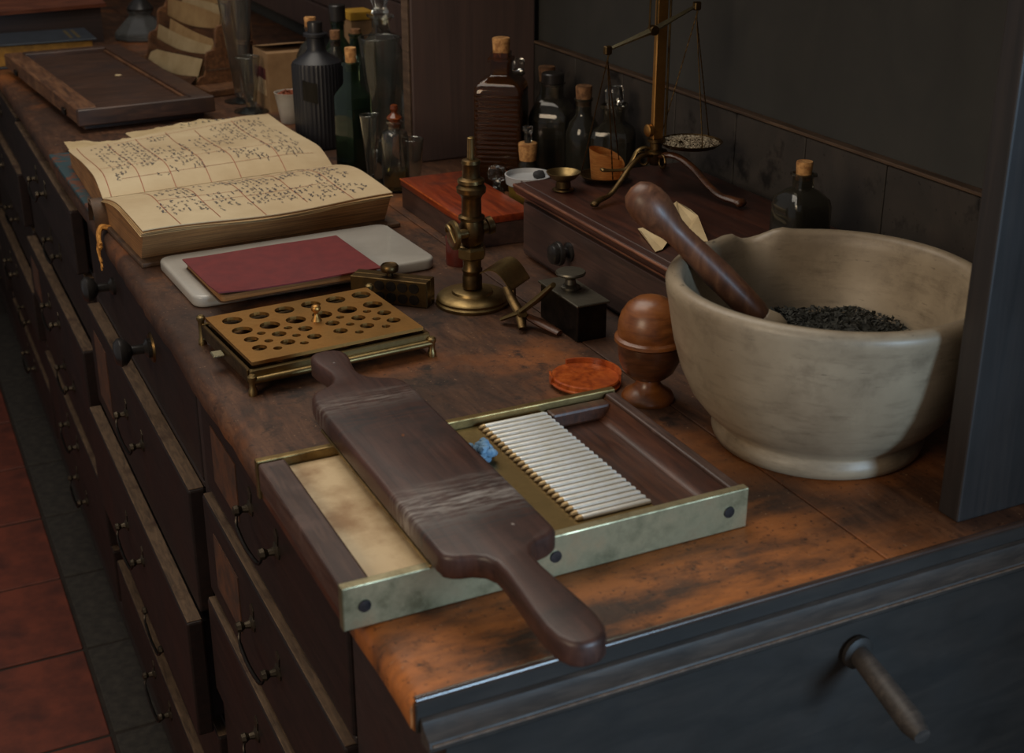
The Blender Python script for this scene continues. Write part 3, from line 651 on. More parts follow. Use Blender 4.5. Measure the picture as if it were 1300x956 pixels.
# suppository mould block
sb = thing('mould_block', 'small brass mould block with a row of recesses and a thumb screw', 'mould', (0.283, 0.772, T))
RB = -0.75
def blk(u, v, z): # local block axes
    c, s = math.cos(RB), math.sin(RB); return Vector((0.283+u*c-v*s, 0.772+u*s+v*c, T+z))
mB = Matrix.Translation((0.283, 0.772, T)) @ Matrix.Rotation(RB, 4, 'Z')
t = BM(); box(t, -0.052, 0.052, -0.0135, 0.0, 0, 0.034, 0.001, 1); bm = BM(); merge(bm, t, mB); obj('half_block', bm, 'brassdark', sb)
t = BM(); box(t, -0.052, 0.052, 0.0005, 0.014, 0, 0.034, 0.001, 1); bm = BM(); merge(bm, t, mB); obj('half_block', bm, 'brassdark', sb)
for i in range(4):
    for zz in (0.010, 0.025):
        t = bmesh.new(); lathe(t, [(0.0052, 0), (0.0066, 0.0), (0.0066, 0.0012), (0.0052, 0.0012)], (0, 0, 0), 16, mat=Matrix.Rotation(PI/2, 4, 'X'))
        bm = BM(); merge(bm, t, mB @ Matrix.Translation((-0.012+0.0155*i, -0.0136, zz))); obj('recess', bm, 'iron', sb, 40)
obj('thumb_screw', lathe(BM(), [(0, 0), (0.004, 0), (0.004, 0.005), (0.0105, 0.006), (0.0115, 0.008), (0.0115, 0.013), (0.010, 0.015), (0.0085, 0.0135), (0, 0.0135)], tuple(blk(-0.003, 0.0, 0.0342)), 20), 'brassdark', sb, 40)

# ================================================================== MARBLE SLAB, RED NOTEBOOK
bm = BM(); prism(bm, rrect(0.045, 0.380, 0.856, 1.040, 0.018), T, T+0.016, 0.004, 3)
o = rebase(obj('marble_slab', bm, 'marble', None, 50), (0.21, 0.945, T)); o.rotation_euler.z = math.radians(2.5); tag(o, 'white rounded marble slab lying under the red notebook', 'slab')
nb = thing('notebook', 'thin red covered notebook lying on the white marble slab', 'notebook', (0.175, 0.895, T+0.0165))
R3 = math.radians(3.0)
def nbx(x0, x1, y0, y1, z0, z1, r=0.008):
    t = bmesh.new(); prism(t, rrect(x0, x1, y0, y1, r, 4), z0, z1, 0.0004, 1)
    bm = BM(); merge(bm, t, Matrix.Translation((0.175, 0.895, 0)) @ Matrix.Rotation(R3, 4, 'Z') @ Matrix.Translation((-0.175, -0.895, 0))); return bm
obj('back_cover', nbx(0.068, 0.282, 0.818, 0.974, T+0.0165, T+0.0180), 'leather', nb, 40)
obj('pages', nbx(0.070, 0.280, 0.8195, 0.973, T+0.0182, T+0.0262, 0.006), 'pageedge', nb, 40)
bm = BM()
def ncov(u, v):
    x = 0.066+0.218*u; y = 0.8165+0.158*v
    z = T+0.0290+0.004*max(0, 1-v*4)*max(0, 1-u*5) + 0.0012*math.sin(u*9+v*3)*0.3
    c, s = math.cos(R3), math.sin(R3); dx, dy = x-0.175, y-0.895
    return (0.175+dx*c-dy*s, 0.895+dx*s+dy*c, z)
sheet(bm, ncov, 30, 14, 0.0018); obj('front_cover', bm, 'redcover', nb, 40)

# ================================================================== LEDGER
lg = thing('ledger', 'big old open handwritten ledger with curling cream pages and brown page edges', 'ledger', (0.2, 1.36, T))
def near_page(u, v):
    gy = 1.258 + (1.297-1.258)*u; ny = 1.026 + (1.054-1.026)*u
    xl = 0.012 + 0.012*v; xr = 0.387 + 0.006*v
    z = 0.043 + 0.018*math.sin(min(1, v*1.9)*PI/2) - 0.006*v**2.5 + 0.003*math.sin(u*7+1)*v
    return Vector((xl+(xr-xl)*u, gy+(ny-gy)*v, T+z))
def far_page(u, v):
    gy = 1.2605 + (1.2995-1.2605)*u; fy = 1.612 + (1.735-1.612)*u
    xl = 0.012 + 0.004*v; xr = 0.385 + 0.018*v
    z = 0.043 + 0.021*math.sin(min(1, v*4.2)*PI/2) - 0.024*v**1.2 + 0.004*math.sin(v*5+u*2)*v - 0.006*max(0, u-0.85)/0.15
    return Vector((xl+(xr-xl)*u, gy+(fy-gy)*v, T+z))
def block(page, low_y, zl, inset=0.0):
    bm = BM(); nu, nv = 20, 24; g = []; h = []
    for i in range(nu+1):
        g.append([]); h.append([])
        for j in range(nv+1):
            u, v = i/nu, j/nv; p = page(u, v); p.z -= 0.0012
            ry = 0.0012*noise.noise(Vector((u*60, v*3, 1))) if j == nv else 0
            p.x += 0.002*(0.5-u)*2*0.5; g[i].append(bm.verts.new(p+Vector((0, ry, 0))))
            h[i].append(bm.verts.new((p.x, p.y + low_y*v, T+zl)))
    for i in range(nu):
        for j in range(nv):
            bm.faces.new((g[i][j], g[i+1][j], g[i+1][j+1], g[i][j+1])); bm.faces.new((h[i][j], h[i][j+1], h[i+1][j+1], h[i+1][j]))
    nm = 6
    for (ring_g, ring_h) in (([g[i][nv] for i in range(nu+1)], [h[i][nv] for i in range(nu+1)]), ([g[i][0] for i in range(nu+1)], [h[i][0] for i in range(nu+1)]), (g[0], h[0]), (g[nu], h[nu])):
        for a, b_, c, d in zip(ring_g, ring_g[1:], ring_h, ring_h[1:]): bm.faces.new((a, b_, d, c))
    return bm
obj('page_block', block(near_page, 0.034, 0.0075), 'pageedge', lg, 30)
obj('page_block', block(far_page, -0.01, 0.009), 'pageedge', lg, 30)
np_ = obj('open_page', sheet(BM(), lambda u, v: near_page(u, v)+Vector((0, 0, 0.0)), 30, 40, 0.0011), 'paper', lg, 40)
fp_ = obj('open_page', sheet(BM(), lambda u, v: far_page(u, v)+Vector((0, 0, 0.0)), 30, 50, 0.0011), 'paper', lg, 40)
for k in range(3):                         # curled lower leaves showing along the near fore edge and left side
    obj('leaf', sheet(BM(), lambda u, v, k=k: near_page(u, v)+Vector((-0.0012*(k+1)*(1-u), (-0.0025+0.0016*k)*v + 0.0015*math.sin(u*11+k*2)*v, -0.0016-0.0022*(k+1)*(0.4+v*0.6))), 24, 16, 0.0004), 'envelope', lg, 40)
def quadstrip(bm, P, wv):
    for a, b_ in zip(P, P[1:]):
        d = (b_-a); s = Vector((-d.y, d.x, 0))
        if s.length < 1e-7: continue
        s = s.normalized()*wv/2
        bm.faces.new([bm.verts.new(q) for q in (a-s, b_-s, b_+s, a+s)])
def writing(page, seed, gaps):
    random.seed(seed); bm = BM(); up = Vector((0, 0, 0.0007))
    u = 0.05
    while u < 0.93:
        if any(a < u < b_ for a, b_ in gaps): u += 0.018; continue
        v = 0.09 + random.uniform(0, 0.08)
        dens = 0.35 + 0.65*(noise.noise(Vector((u*6, seed, 0)))*0.5+0.6)
        while v < 0.9:
            ln = random.uniform(0.02, 0.075)
            if random.random() < dens and noise.noise(Vector((u*5, v*4, seed*2.3))) > -0.22:
                P = []; n = int(ln/0.0058)+2
                for i in range(n):
                    vv = v + ln*i/(n-1); uu = u + random.uniform(-0.0058, 0.0058) + (0.008 if random.random() < 0.15 else 0)
                    P.append(page(uu, min(vv, 0.97))+up)
                quadstrip(bm, P, random.uniform(0.0008, 0.0014))
            v += ln + random.uniform(0.012, 0.05)
        u += random.uniform(0.017, 0.025)
    return bm
obj('handwriting', writing(near_page, 3, [(0.02, 0.12), (0.29, 0.33)]), 'ink', np_)
obj('handwriting', writing(far_page, 8, [(0.03, 0.07), (0.46, 0.49)]), 'ink', fp_)
def rules(page, us, vs):
    bm = BM(); up = Vector((0, 0, 0.0006))
    for u, a, b_ in us: quadstrip(bm, [page(u+0.004*math.sin(i*0.3), a+(b_-a)*i/24)+up for i in range(25)], 0.0011)
    for v, a, b_ in vs: quadstrip(bm, [page(a+(b_-a)*i/24, v)+up for i in range(25)], 0.0010)
    return bm
obj('red_ruling', rules(near_page, [(0.14, 0, 1), (0.30, 0.0, 0.95), (0.47, 0.0, 1), (0.66, 0, 0.9), (0.83, 0, 1)], [(0.5, 0.14, 0.46), (0.62, 0.3, 0.8), (0.18, 0.5, 0.95)]), 'redink', np_)
obj('red_ruling', rules(far_page, [(0.035, 0, 1), (0.17, 0, 0.96), (0.30, 0, 0.96), (0.45, 0.0, 0.98), (0.58, 0, 0.9), (0.78, 0, 0.95)], [(0.30, 0.04, 0.9), (0.93, 0.2, 0.85), (0.12, 0.1, 0.95)]), 'redink', fp_)
bm = BM(); box(bm, 0.014, 0.402, 1.050, 1.262, T, T+0.007, 0.002, 2, math.radians(3.6), (0.2, 1.15, 0)); obj('front_board', bm, 'leather', lg)
bm = BM(); box(bm, 0.0, 0.405, 1.290, 1.715, T, T+0.008, 0.002, 2, math.radians(0.8), (0.0, 1.35, 0)); obj('back_board', bm, 'marbled', lg)
def spine(u, v):
    a = -0.6+v*1.9; return Vector((-0.006+0.40*u, 1.268+0.034*u+0.030*math.cos(PI*v), T+0.002+0.040*math.sin(PI*v)*(1-0.2*u)))
bm = BM(); sheet(bm, spine, 8, 12, 0.0015); obj('spine', bm, 'leather', lg, 50)
bm = BM()
tube(bm, curve_pts([(0.006, 1.300, T+0.030), (-0.004, 1.290, T+0.036), (-0.004, 1.262, T+0.034), (0.006, 1.250, T+0.026)], 12), 0.0022, 6); obj('spine_cap', bm, 'leather', lg, 50)
# twine tied to the ledger, hanging over the counter edge
bm = BM(); random.seed(5)
for k in range(5):
    j = lambda s: random.uniform(-s, s)
    tube(bm, curve_pts([(0.030, 1.228+j(.003), T+0.003+abs(j(.002))), (0.012, 1.232+j(.004), T+0.004+abs(j(.003))), (0.0, 1.235+j(.005), T+0.0045+abs(j(.003))), (-0.006, 1.222+j(.006), T-0.006+j(.003)), (-0.0075+j(.002), 1.205+j(.006), T-0.014+j(.004))], 14), [0.0026]*15, 6)
for k in range(4):
    j = lambda s: random.uniform(-s, s)
    tube(bm, curve_pts([(-0.006, 1.222+j(.004), T-0.008), (-0.009+j(.001), 1.214+j(.006), T-0.022), (-0.009, 1.205+j(.008), T-0.034), (-0.010, 1.196+j(.010), T-0.042+j(.006))], 10), [0.0018]*8+[0.0011]*3, 5)
tag(rebase(obj('frayed_twine', bm, 'twine', None, 60), (0.01, 1.23, T+0.002)), 'frayed orange twine hanging over the counter edge beside the ledger', 'twine')
# torn loose sheets behind the ledger
def torn(name, x0, x1, y0, y1, z, seed, rz, label):
    def f(u, v):
        yy = y1 + 0.016*noise.noise(Vector((u*7, seed, 0))) + 0.006*noise.noise(Vector((u*25, seed, 4)))
        x = x0+(x1-x0)*u; y = y0+(yy-y0)*v
        return Vector((x, y, T+z+0.004*math.sin(u*5+seed)*v+0.003*v))
    o = obj(name, sheet(BM(), f, 44, 10, 0.0006), 'paperb', None, 40); rebase(o, ((x0+x1)/2, (y0+y1)/2, T+z)); o.rotation_euler.z = rz
    return tag(o, label, 'paper')
torn('torn_page', 0.030, 0.20, 1.665, 1.765, 0.010, 2.0, 0.02, 'torn brown edged page sticking out behind the left of the ledger')
p2 = torn('torn_page', 0.150, 0.385, 1.720, 1.815, 0.0115, 5.0, 0.10, 'torn loose page with big dark lettering behind the right of the ledger')
bm = BM(); random.seed(9)
for k in range(9):                          # bold lettering on the torn page
    x = 0.245+0.0135*k; y = 1.782+0.0022*k
    for s in range(3): quadstrip(bm, [Vector((x+random.uniform(0, 0.008), y+random.uniform(-0.010, 0.010), T+0.0215)) for _ in range(2)], 0.0022)
o = obj('lettering', bm, 'ink', None); o.parent = p2; o.matrix_parent_inverse = (Matrix.Translation(p2.location) @ Matrix.Rotation(p2.rotation_euler.z, 4, 'Z')).inverted()

# ================================================================== BRASS BURNER STAND
bx, by = 0.372, 0.722
bs = thing('brass_tap_stand', 'tall brass gas burner stand with tap wheel on a round base', 'burner', (bx, by, T))
obj('round_base', lathe(BM(), [(0, 0), (0.046, 0), (0.047, 0.004), (0.045, 0.006), (0.0455, 0.009), (0.043, 0.012), (0.030, 0.0145), (0.0265, 0.0150), (0.0255, 0.018), (0.022, 0.0195), (0, 0.0195)], (bx, by, T), 48), 'brass', bs, 40)
obj('lower_pipe', lathe(BM(), [(0.010, 0.0195), (0.0125, 0.022), (0.0125, 0.036), (0.0118, 0.038), (0.0118, 0.042), (0.0130, 0.0435), (0.0130, 0.046), (0.0115, 0.048), (0.0115, 0.060), (0, 0.060)], (bx, by, T), 24), 'brassdark', bs, 40)
obj('hex_nut', lathe(BM(), [(0, 0.0602), (0.0150, 0.0602), (0.0185, 0.063), (0.0185, 0.073), (0.0165, 0.0765), (0.012, 0.078), (0, 0.078)], (bx, by, T), 6), 'brass', bs)
obj('valve_body', lathe(BM(), [(0, 0.0782), (0.012, 0.0782), (0.0150, 0.084), (0.0158, 0.094), (0.0150, 0.104), (0.0130, 0.110), (0.0165, 0.1115), (0.0165, 0.115), (0.0125, 0.117), (0.0122, 0.138), (0.0140, 0.142), (0.0180, 0.146), (0.0185, 0.152), (0.0150, 0.156), (0.0170, 0.158), (0.0165, 0.162), (0.0110, 0.165), (0.0105, 0.180), (0.0120, 0.182), (0.0112, 0.186), (0.0075, 0.1875), (0, 0.1875)], (bx, by, T), 28), 'brassdark', bs, 40)
obj('nozzle', lathe(BM(), [(0.0042, 0.1876), (0.0046, 0.190), (0.0042, 0.212), (0.0046, 0.2135), (0.0034, 0.2145), (0.0026, 0.205), (0, 0.205)], (bx, by, T), 18), 'brass', bs, 40)
tw = lathe(BM(), [(0, 0), (0.006, 0), (0.006, 0.012), (0.0135, 0.014), (0.0185, 0.016), (0.0185, 0.0195), (0.0160, 0.021), (0.006, 0.0195), (0, 0.0195)], (bx-0.010, by-0.008, T+0.096), 24, mat=Matrix.Rotation(math.radians(-90), 4, 'Y') @ Matrix.Identity(4))
whl = obj('tap_wheel', tw, 'brass', bs, 40)
obj('tap_handle', tube(BM(), curve_pts([(bx-0.031, by-0.020, T+0.090), (bx-0.034, by-0.012, T+0.104), (bx-0.033, by, T+0.107), (bx-0.031, by+0.006, T+0.098)], 10), 0.0026, 8), 'brass', whl, 50)
obj('side_outlet', lathe(BM(), [(0, 0), (0.0085, 0), (0.0085, 0.010), (0.0115, 0.011), (0.0115, 0.018), (0.008, 0.020), (0, 0.020)], (bx+0.010, by, T+0.097), 18, mat=Matrix.Rotation(math.radians(80), 4, 'Y')), 'brassdark', bs, 40)
rp = thing('red_pot', 'small dark red lacquered cylinder pot behind the burner stand', 'pot', (0.419, 0.872, T))
obj('body', lathe(BM(), [(0, 0), (0.0175, 0), (0.018, 0.002), (0.018, 0.032), (0.0172, 0.034), (0, 0.034)], (0.419, 0.872, T), 24), 'redpot', rp, 40)
obj('lid', lathe(BM(), [(0, 0.0342), (0.0185, 0.0342), (0.0185, 0.039), (0.017, 0.0405), (0, 0.0405)], (0.419, 0.872, T), 24), 'redpot', rp, 40)

# tongs / clamp
tg = thing('brass_clamp', 'old brass hinged clamp with curved jaw beside the burner stand', 'clamp', (0.395, 0.635, T))
def jaw(u, v):
    p0 = Vector((0.384, 0.680, T+0.040)); p1 = Vector((0.421, 0.706, T+0.042)); d = (p1-p0)*1.12; s = Vector((0.55, -0.75, -0.35)).normalized()
    return p0 + d*u + s*(0.046*(v-0.5)) + Vector((0, 0, 0.014*math.sin(PI*v)))
obj('jaw', sheet(BM(), jaw, 8, 12, 0.0018), 'brass', tg, 50)
obj('jaw_arm', tube(BM(), [(0.394, 0.668, T+0.034), (0.392, 0.648, T+0.026), (0.390, 0.620, T+0.016), (0.383, 0.600, T+0.006)], [0.0055, 0.0065, 0.007, 0.005], 8, flat=0.6), 'brassdark', tg, 50)
obj('arm', tube(BM(), [(0.418, 0.589, T+0.060), (0.406, 0.604, T+0.040), (0.390, 0.620, T+0.0195), (0.374, 0.640, T+0.006)], [0.0065, 0.0088, 0.007, 0.005], 8, flat=0.5), 'brass', tg, 50)
obj('prop_leg', tube(BM(), [(0.416, 0.698, T+0.040), (0.414, 0.690, T+0.02), (0.412, 0.684, T+0.002)], 0.0035, 8), 'brassdark', tg, 50)
obj('spread_leg', tube(BM(), [(0.396, 0.622, T+0.014), (0.408, 0.600, T+0.009), (0.4185, 0.572, T+0.004)], [0.005, 0.008, 0.006], 8, flat=0.6), 'eggdark', tg, 50)
obj('pivot', lathe(BM(), [(0, -0.007), (0.0055, -0.007), (0.0062, -0.005), (0.0062, 0.005), (0.0055, 0.007), (0, 0.007)], (0.390, 0.620, T+0.017), 14, mat=Matrix.Rotation(1.2, 4, 'X')), 'brass', tg, 40)

# pewter block with knob
mb = thing('tobacco_weight', 'heavy rectangular pewter block with flat round knob beside the wooden egg', 'weight', (0.447, 0.593, T))
obj('block', box(BM(), 0.4275, 0.467, 0.545, 0.641, T, T+0.044, 0.0015, 2), 'iron', mb)
obj('top_plate', box(BM(), 0.425, 0.4695, 0.542, 0.644, T+0.0442, T+0.0475, 0.001, 1), 'pewter', mb)
obj('knob', lathe(BM(), [(0, 0), (0.012, 0), (0.012, 0.003), (0.007, 0.006), (0.006, 0.012), (0.0085, 0.016), (0.0175, 0.018), (0.0185, 0.020), (0.0175, 0.022), (0, 0.0225)], (0.447, 0.600, T+0.0477), 28), 'pewter', mb, 40)

# turned egg box and round lid
eg = thing('egg_box', 'turned golden boxwood egg shaped box on a footed stand', 'box', (0.421, 0.374, T))
obj('foot', lathe(BM(), [(0, 0), (0.028, 0), (0.0285, 0.003), (0.026, 0.008), (0.019, 0.0125), (0.0135, 0.018), (0.0125, 0.024), (0, 0.024)], (0.421, 0.374, T), 32), 'egg', eg, 50)
obj('cup', lathe(BM(), [(0, 0.0242), (0.0125, 0.0242), (0.020, 0.0275), (0.027, 0.034), (0.0315, 0.044), (0.0335, 0.055), (0.0338, 0.066), (0, 0.066)], (0.421, 0.374, T), 40), 'eggdark', eg, 50)
obj('lid', lathe(BM(), [(0, 0.0662), (0.0350, 0.0662), (0.0378, 0.0685), (0.0374, 0.072), (0.0340, 0.0742), (0.0346, 0.079), (0.0340, 0.088), (0.0312, 0.098), (0.0255, 0.107), (0.0165, 0.1135), (0.008, 0.116), (0, 0.1165)], (0.421, 0.374, T), 40), 'egg', eg, 50)
rl = thing('boxwood_disc', 'flat round orange boxwood disc with a broken rim lying on the counter', 'wooden disc', (0.379, 0.437, T))
mt = Matrix.Translation((0.379, 0.437, T)) @ Matrix.Rotation(math.radians(3), 4, 'Y')
t = BM(); lathe(t, [(0, 0.0022), (0.036, 0.0022), (0.0375, 0.004), (0.0378, 0.009), (0.0365, 0.0105), (0, 0.0105)], seg=48); bm = BM(); merge(bm, t, mt); obj('disc', bm, 'orange', rl, 40)
t = BM(); lathe(t, [(0, 0.0002), (0.0385, 0.0002), (0.0395, 0.002), (0.0385, 0.0035), (0, 0.0035)], seg=48); bm = BM(); merge(bm, t, Matrix.Translation((0.379, 0.437, T+0.0018)) @ Matrix.Rotation(math.radians(3), 4, 'Y')); obj('lower_rim', bm, 'orange', rl, 40)
def arc_wall(a0, a1, r0, r1, z0, z1, n=20):
    bm = BM(); rings = []
    for i in range(n+1):
        a = a0+(a1-a0)*i/n; c, s = math.cos(a), math.sin(a)
        rings.append([bm.verts.new((0.379+r*c, 0.437+r*s, T+z)) for r, z in ((r0, z0), (r1, z0), (r1, z1), (r0, z1))])
    for A, B in zip(rings, rings[1:]):
        for k in range(4): bm.faces.new((A[k], A[(k+1) % 4], B[(k+1) % 4], B[k]))
    bm.faces.new(rings[0]); bm.faces.new(rings[-1]); return bm
obj('raised_rim', arc_wall(math.radians(-40), math.radians(95), 0.0372, 0.0398, 0.004, 0.0150), 'orange', rl, 40)
obj('raised_rim', arc_wall(math.radians(148), math.radians(172), 0.0372, 0.0395, 0.004, 0.0135, 6), 'orange', rl, 40)

# ================================================================== RED MAHOGANY BOX
rb = thing('mahogany_box', 'flat polished red mahogany box beside the bottles', 'box', (0.502, 1.04, T))
obj('body', box(BM(), 0.449, 0.555, 0.918, 1.162, T, T+0.034, 0.001, 1), 'chest', rb)
obj('lid', box(BM(), 0.447, 0.557, 0.916, 1.164, T+0.0345, T+0.046, 0.0025, 2), 'redwood', rb, 40)
obj('lid_edge', tube(BM(), [(0.4475, 0.917, T+0.0448), (0.4475, 1.163, T+0.0448)], 0.0014, 6), 'orange', rb, 50)

# ================================================================== SMALL CHEST
CZ = 0.103
ch = thing('drawer_chest', 'low dark mahogany chest with one drawer carrying the balance', 'chest', (0.63, 0.65, T))
cx0, cx1, cy0, cy1 = 0.508, 0.775, 0.430, 0.875
obj('body', box(BM(), cx0+0.010, cx1, cy0, cy1-0.004, T, T+0.085, 0.001, 1), 'chest', ch)
dr = obj('drawer', box(BM(), cx0+0.003, cx0+0.0098, cy0+0.012, cy1-0.016, T+0.008, T+0.080, 0.0015, 2), 'chest', ch)
bm = BM(); lathe(bm, [(0, 0), (0.013, 0), (0.013, 0.003), (0.007, 0.006), (0.007, 0.012), (0.0155, 0.014), (0.0165, 0.017), (0.0155, 0.020), (0.0125, 0.0205), (0.0135, 0.023), (0.0125, 0.027), (0.0085, 0.029), (0, 0.030)], (cx0+0.003, 0.722, T+0.048), 24, mat=Matrix.Rotation(-PI/2, 4, 'Y'))
obj('knob', bm, 'black', dr, 40)
obj('lower_moulding', box(BM(), cx0+0.001, cx1, cy0-0.004, cy1, T+0.0855, T+0.0905, 0.002, 2), 'chest', ch, 40)
obj('top', box(BM(), cx0-0.005, cx1, cy0-0.008, cy1+0.002, T+0.091, T+CZ, 0.004, 3), 'chesttop', ch, 40)
obj('front_bead', tube(BM(), [(cx0-0.0035, cy0-0.006, T+CZ-0.0025), (cx0-0.0035, cy1, T+CZ-0.0025)], 0.0022, 8), 'bead', ch, 50)
obj('front_bead', tube(BM(), [(cx0+0.0005, cy0-0.003, T+0.0885), (cx0+0.0005, cy1-0.001, T+0.0885)], 0.0016, 8), 'bead', ch, 50)
obj('top_bead', tube(BM(), [(cx0+0.008, cy0-0.006, T+CZ+0.0004), (cx0+0.008, cy1, T+CZ+0.0004)], 0.0014, 8), 'chest', ch, 50)
CT = T+CZ

# folded papers on the chest
def folded(pts, fold, label, loc):
    bm = BM(); n = len(pts); top = [bm.verts.new((x, y, CT+z)) for x, y, z in pts]; bot = [bm.verts.new((x, y, CT+z-0.0008)) for x, y, z in pts]
    a, b_ = fold
    for loop, flip in ((top, False), (bot, True)):
        f1 = loop[a:b_+1]; f2 = loop[b_:]+loop[:a+1]
        for f in (f1, f2): bm.faces.new(f[::-1] if flip else f)
    for i in range(n): bm.faces.new((top[i], bot[i], bot[(i+1) % n], top[(i+1) % n]))
    o = rebase(obj('folded_paper', bm, 'paperb'), loc); tag(o, label, 'paper')
folded([(0.532, 0.532, 0.002), (0.520, 0.528, 0.002), (0.536, 0.586, 0.008), (0.546, 0.612, 0.003), (0.572, 0.616, 0.003), (0.566, 0.560, 0.012)], (0, 3), 'small folded cream paper lying left of the pestle on the chest edge', (0.545, 0.57, CT+0.001))
folded([(0.570, 0.545, 0.002), (0.590, 0.600, 0.010), (0.606, 0.655, 0.004), (0.628, 0.655, 0.016), (0.644, 0.648, 0.006), (0.618, 0.590, 0.016), (0.594, 0.530, 0.004)], (0, 3), 'larger folded cream paper lying behind the pestle on the chest', (0.605, 0.6, CT+0.001))

# ================================================================== BALANCE
bl = thing('balance_scale', 'antique brass beam balance on curled tripod feet standing on the chest', 'scale', (0.665, 0.775, CT))
hub = Vector((0.667, 0.772, CT+0.044))
def leg(fx, fy, k=1.0):
    f = Vector((fx, fy, CT+0.0048*k)); d = f-hub; d.z = 0
    P = [hub, hub+d*0.22+Vector((0, 0, 0.006)), hub+d*0.42+Vector((0, 0, -0.004)), hub+d*0.60+Vector((0, 0, -0.022)), hub+d*0.74+Vector((0, 0, -0.033)), hub+d*0.88+Vector((0, 0, -0.035)), f]
    return tube(BM(), curve_pts(P, 26), [q*k for q in [0.0048]*5+[0.0042]*15+[0.005]*4+[0.006, 0.0068, 0.004]], 8, flat=0.6)
obj('leg', leg(0.541, 0.718), 'brassdark', bl, 60); obj('leg', leg(0.716, 0.632, 1.5), 'eggdark', bl, 60); obj('leg', leg(0.735, 0.862), 'brassdark', bl, 60)
obj('rest_lever', tube(BM(), curve_pts([hub+Vector((0, 0, 0.004)), hub+Vector((-0.012, 0.004, 0.012)), hub+Vector((-0.026, 0.006, 0.008)), hub+Vector((-0.036, 0.007, -0.010)), hub+Vector((-0.046, 0.008, -0.016)), (0.598, 0.784, CT+0.029), (0.590, 0.786, CT+0.031)], 24), [0.0038]*19+[0.0042, 0.0048, 0.0055, 0.006, 0.005, 0.003], 8, flat=0.5), 'brass', bl, 60)
obj('hub', lathe(BM(), [(0, -0.012), (0.007, -0.012), (0.011, -0.006), (0.012, 0.002), (0.015, 0.005), (0.015, 0.008), (0.008, 0.010), (0.008, 0.018), (0.012, 0.020), (0.012, 0.024), (0, 0.024)], tuple(hub), 20), 'brassdark', bl, 40)
bm = BM()
for k in range(3):
    a = 0.5+2.1*k; tube(bm, [hub+Vector((math.cos(a)*(0.022-0.005*i/12*2)*1.0+0.008*math.cos(i*0.55)*math.cos(a), math.sin(a)*0.018+0.008*math.cos(i*0.55)*math.sin(a), -0.004+0.009*math.sin(i*0.55))) for i in range(12)], 0.0018, 6)
obj('scrollwork', bm, 'brassdark', bl, 60)
bm = BM()
for i, (x, y, s) in enumerate(((hub.x, hub.y, 1),)):
    box(bm, x-0.0075, x+0.0085, y-0.004, y+0.004, CT+0.066, T+0.44, 0.0012, 1)
obj('column', bm, 'brassplate', bl)
obj('side_rod', tube(BM(), [(hub.x+0.014, hub.y, CT+0.07), (hub.x+0.014, hub.y, T+0.44)], 0.0016, 6), 'brassdark', bl, 50)
obj('thumb_knob', lathe(BM(), [(0, 0), (0.006, 0), (0.0085, 0.002), (0.0085, 0.007), (0.006, 0.009), (0, 0.009)], (hub.x-0.0075, hub.y, CT+0.080), 16, mat=Matrix.Rotation(math.radians(-90), 4, 'Y')), 'brassplate', bl, 40)
obj('top_arm', box(BM(), 0.636, hub.x+0.006, 0.748, hub.y+0.004, T+0.44, T+0.447, 0.001, 1), 'brassdark', bl)
bc = Vector((0.643, 0.752, T+0.319)); eL = Vector((0.577, 0.752, T+0.299)); eR = Vector((0.708, 0.752, T+0.346))
obj('stirrup', tube(BM(), [bc+Vector((-0.0055, 0, -0.004)), bc+Vector((-0.0055, 0, 0.03)), bc+Vector((-0.003, 0, 0.121))], 0.0014, 6), 'brassdark', bl, 50)
obj('stirrup', tube(BM(), [bc+Vector((0.0055, 0, -0.004)), bc+Vector((0.0055, 0, 0.03)), bc+Vector((0.003, 0, 0.121))], 0.0014, 6), 'brassdark', bl, 50)
bm = BM(); tube(bm, [eL, eL.lerp(bc, 0.5), bc, bc.lerp(eR, 0.5), eR], [0.0022, 0.0032, 0.0048, 0.0032, 0.0022], 4); obj('beam', bm, 'brasspale', bl)
for e in (eL, eR):
    t = BM(); box(t, -0.005, 0.005, -0.004, 0.004, -0.006, 0.005, 0.0015, 1); bm = BM(); merge(bm, t, Matrix.Translation(e)); hk = obj('end_hook', bm, 'brassdark', bl)
obj('pivot', lathe(BM(), [(0, -0.006), (0.006, -0.006), (0.007, 0), (0.006, 0.006), (0, 0.006)], tuple(bc), 14, mat=Matrix.Rotation(PI/2, 4, 'X')), 'brassdark', bl, 40)
def pan(c, r, hook, nm):
    p = obj('pan', lathe(BM(), [(0, 0), (r*0.55, 0.0008), (r*0.85, 0.0035), (r, 0.0085), (r+0.001, 0.0095), (r-0.0006, 0.0098), (r*0.84, 0.0046), (r*0.5, 0.002), (0, 0.0014)], tuple(c), 40), 'brassdark', bl, 40)
    for k in range(3):
        a = 0.35+2*PI*k/3; q = c+Vector((r*0.97*math.cos(a), r*0.97*math.sin(a), 0.0092)); h = hook+Vector((0, 0, -0.012))
        bm = BM(); n = 46
        tube(bm, [h.lerp(q, i/n) for i in range(n+1)], [0.0011 if i % 2 else 0.0006 for i in range(n+1)], 5)
        obj('chain', bm, 'brassdark', p)
    obj('hook', tube(BM(), [hook+Vector((0, 0, 0.002)), hook+Vector((0.0015, 0, -0.006)), hook+Vector((0, 0, -0.0125))], 0.0012, 6), 'brassdark', p, 50)
    return p
cR = Vector((0.7085, 0.752, T+0.158)); cL = Vector((0.622, 0.830, CT+0.0005))
pan(cR, 0.0425, eR, 'r'); pan(cL, 0.034, eL, 'l')
bm = BM(); random.seed(33)
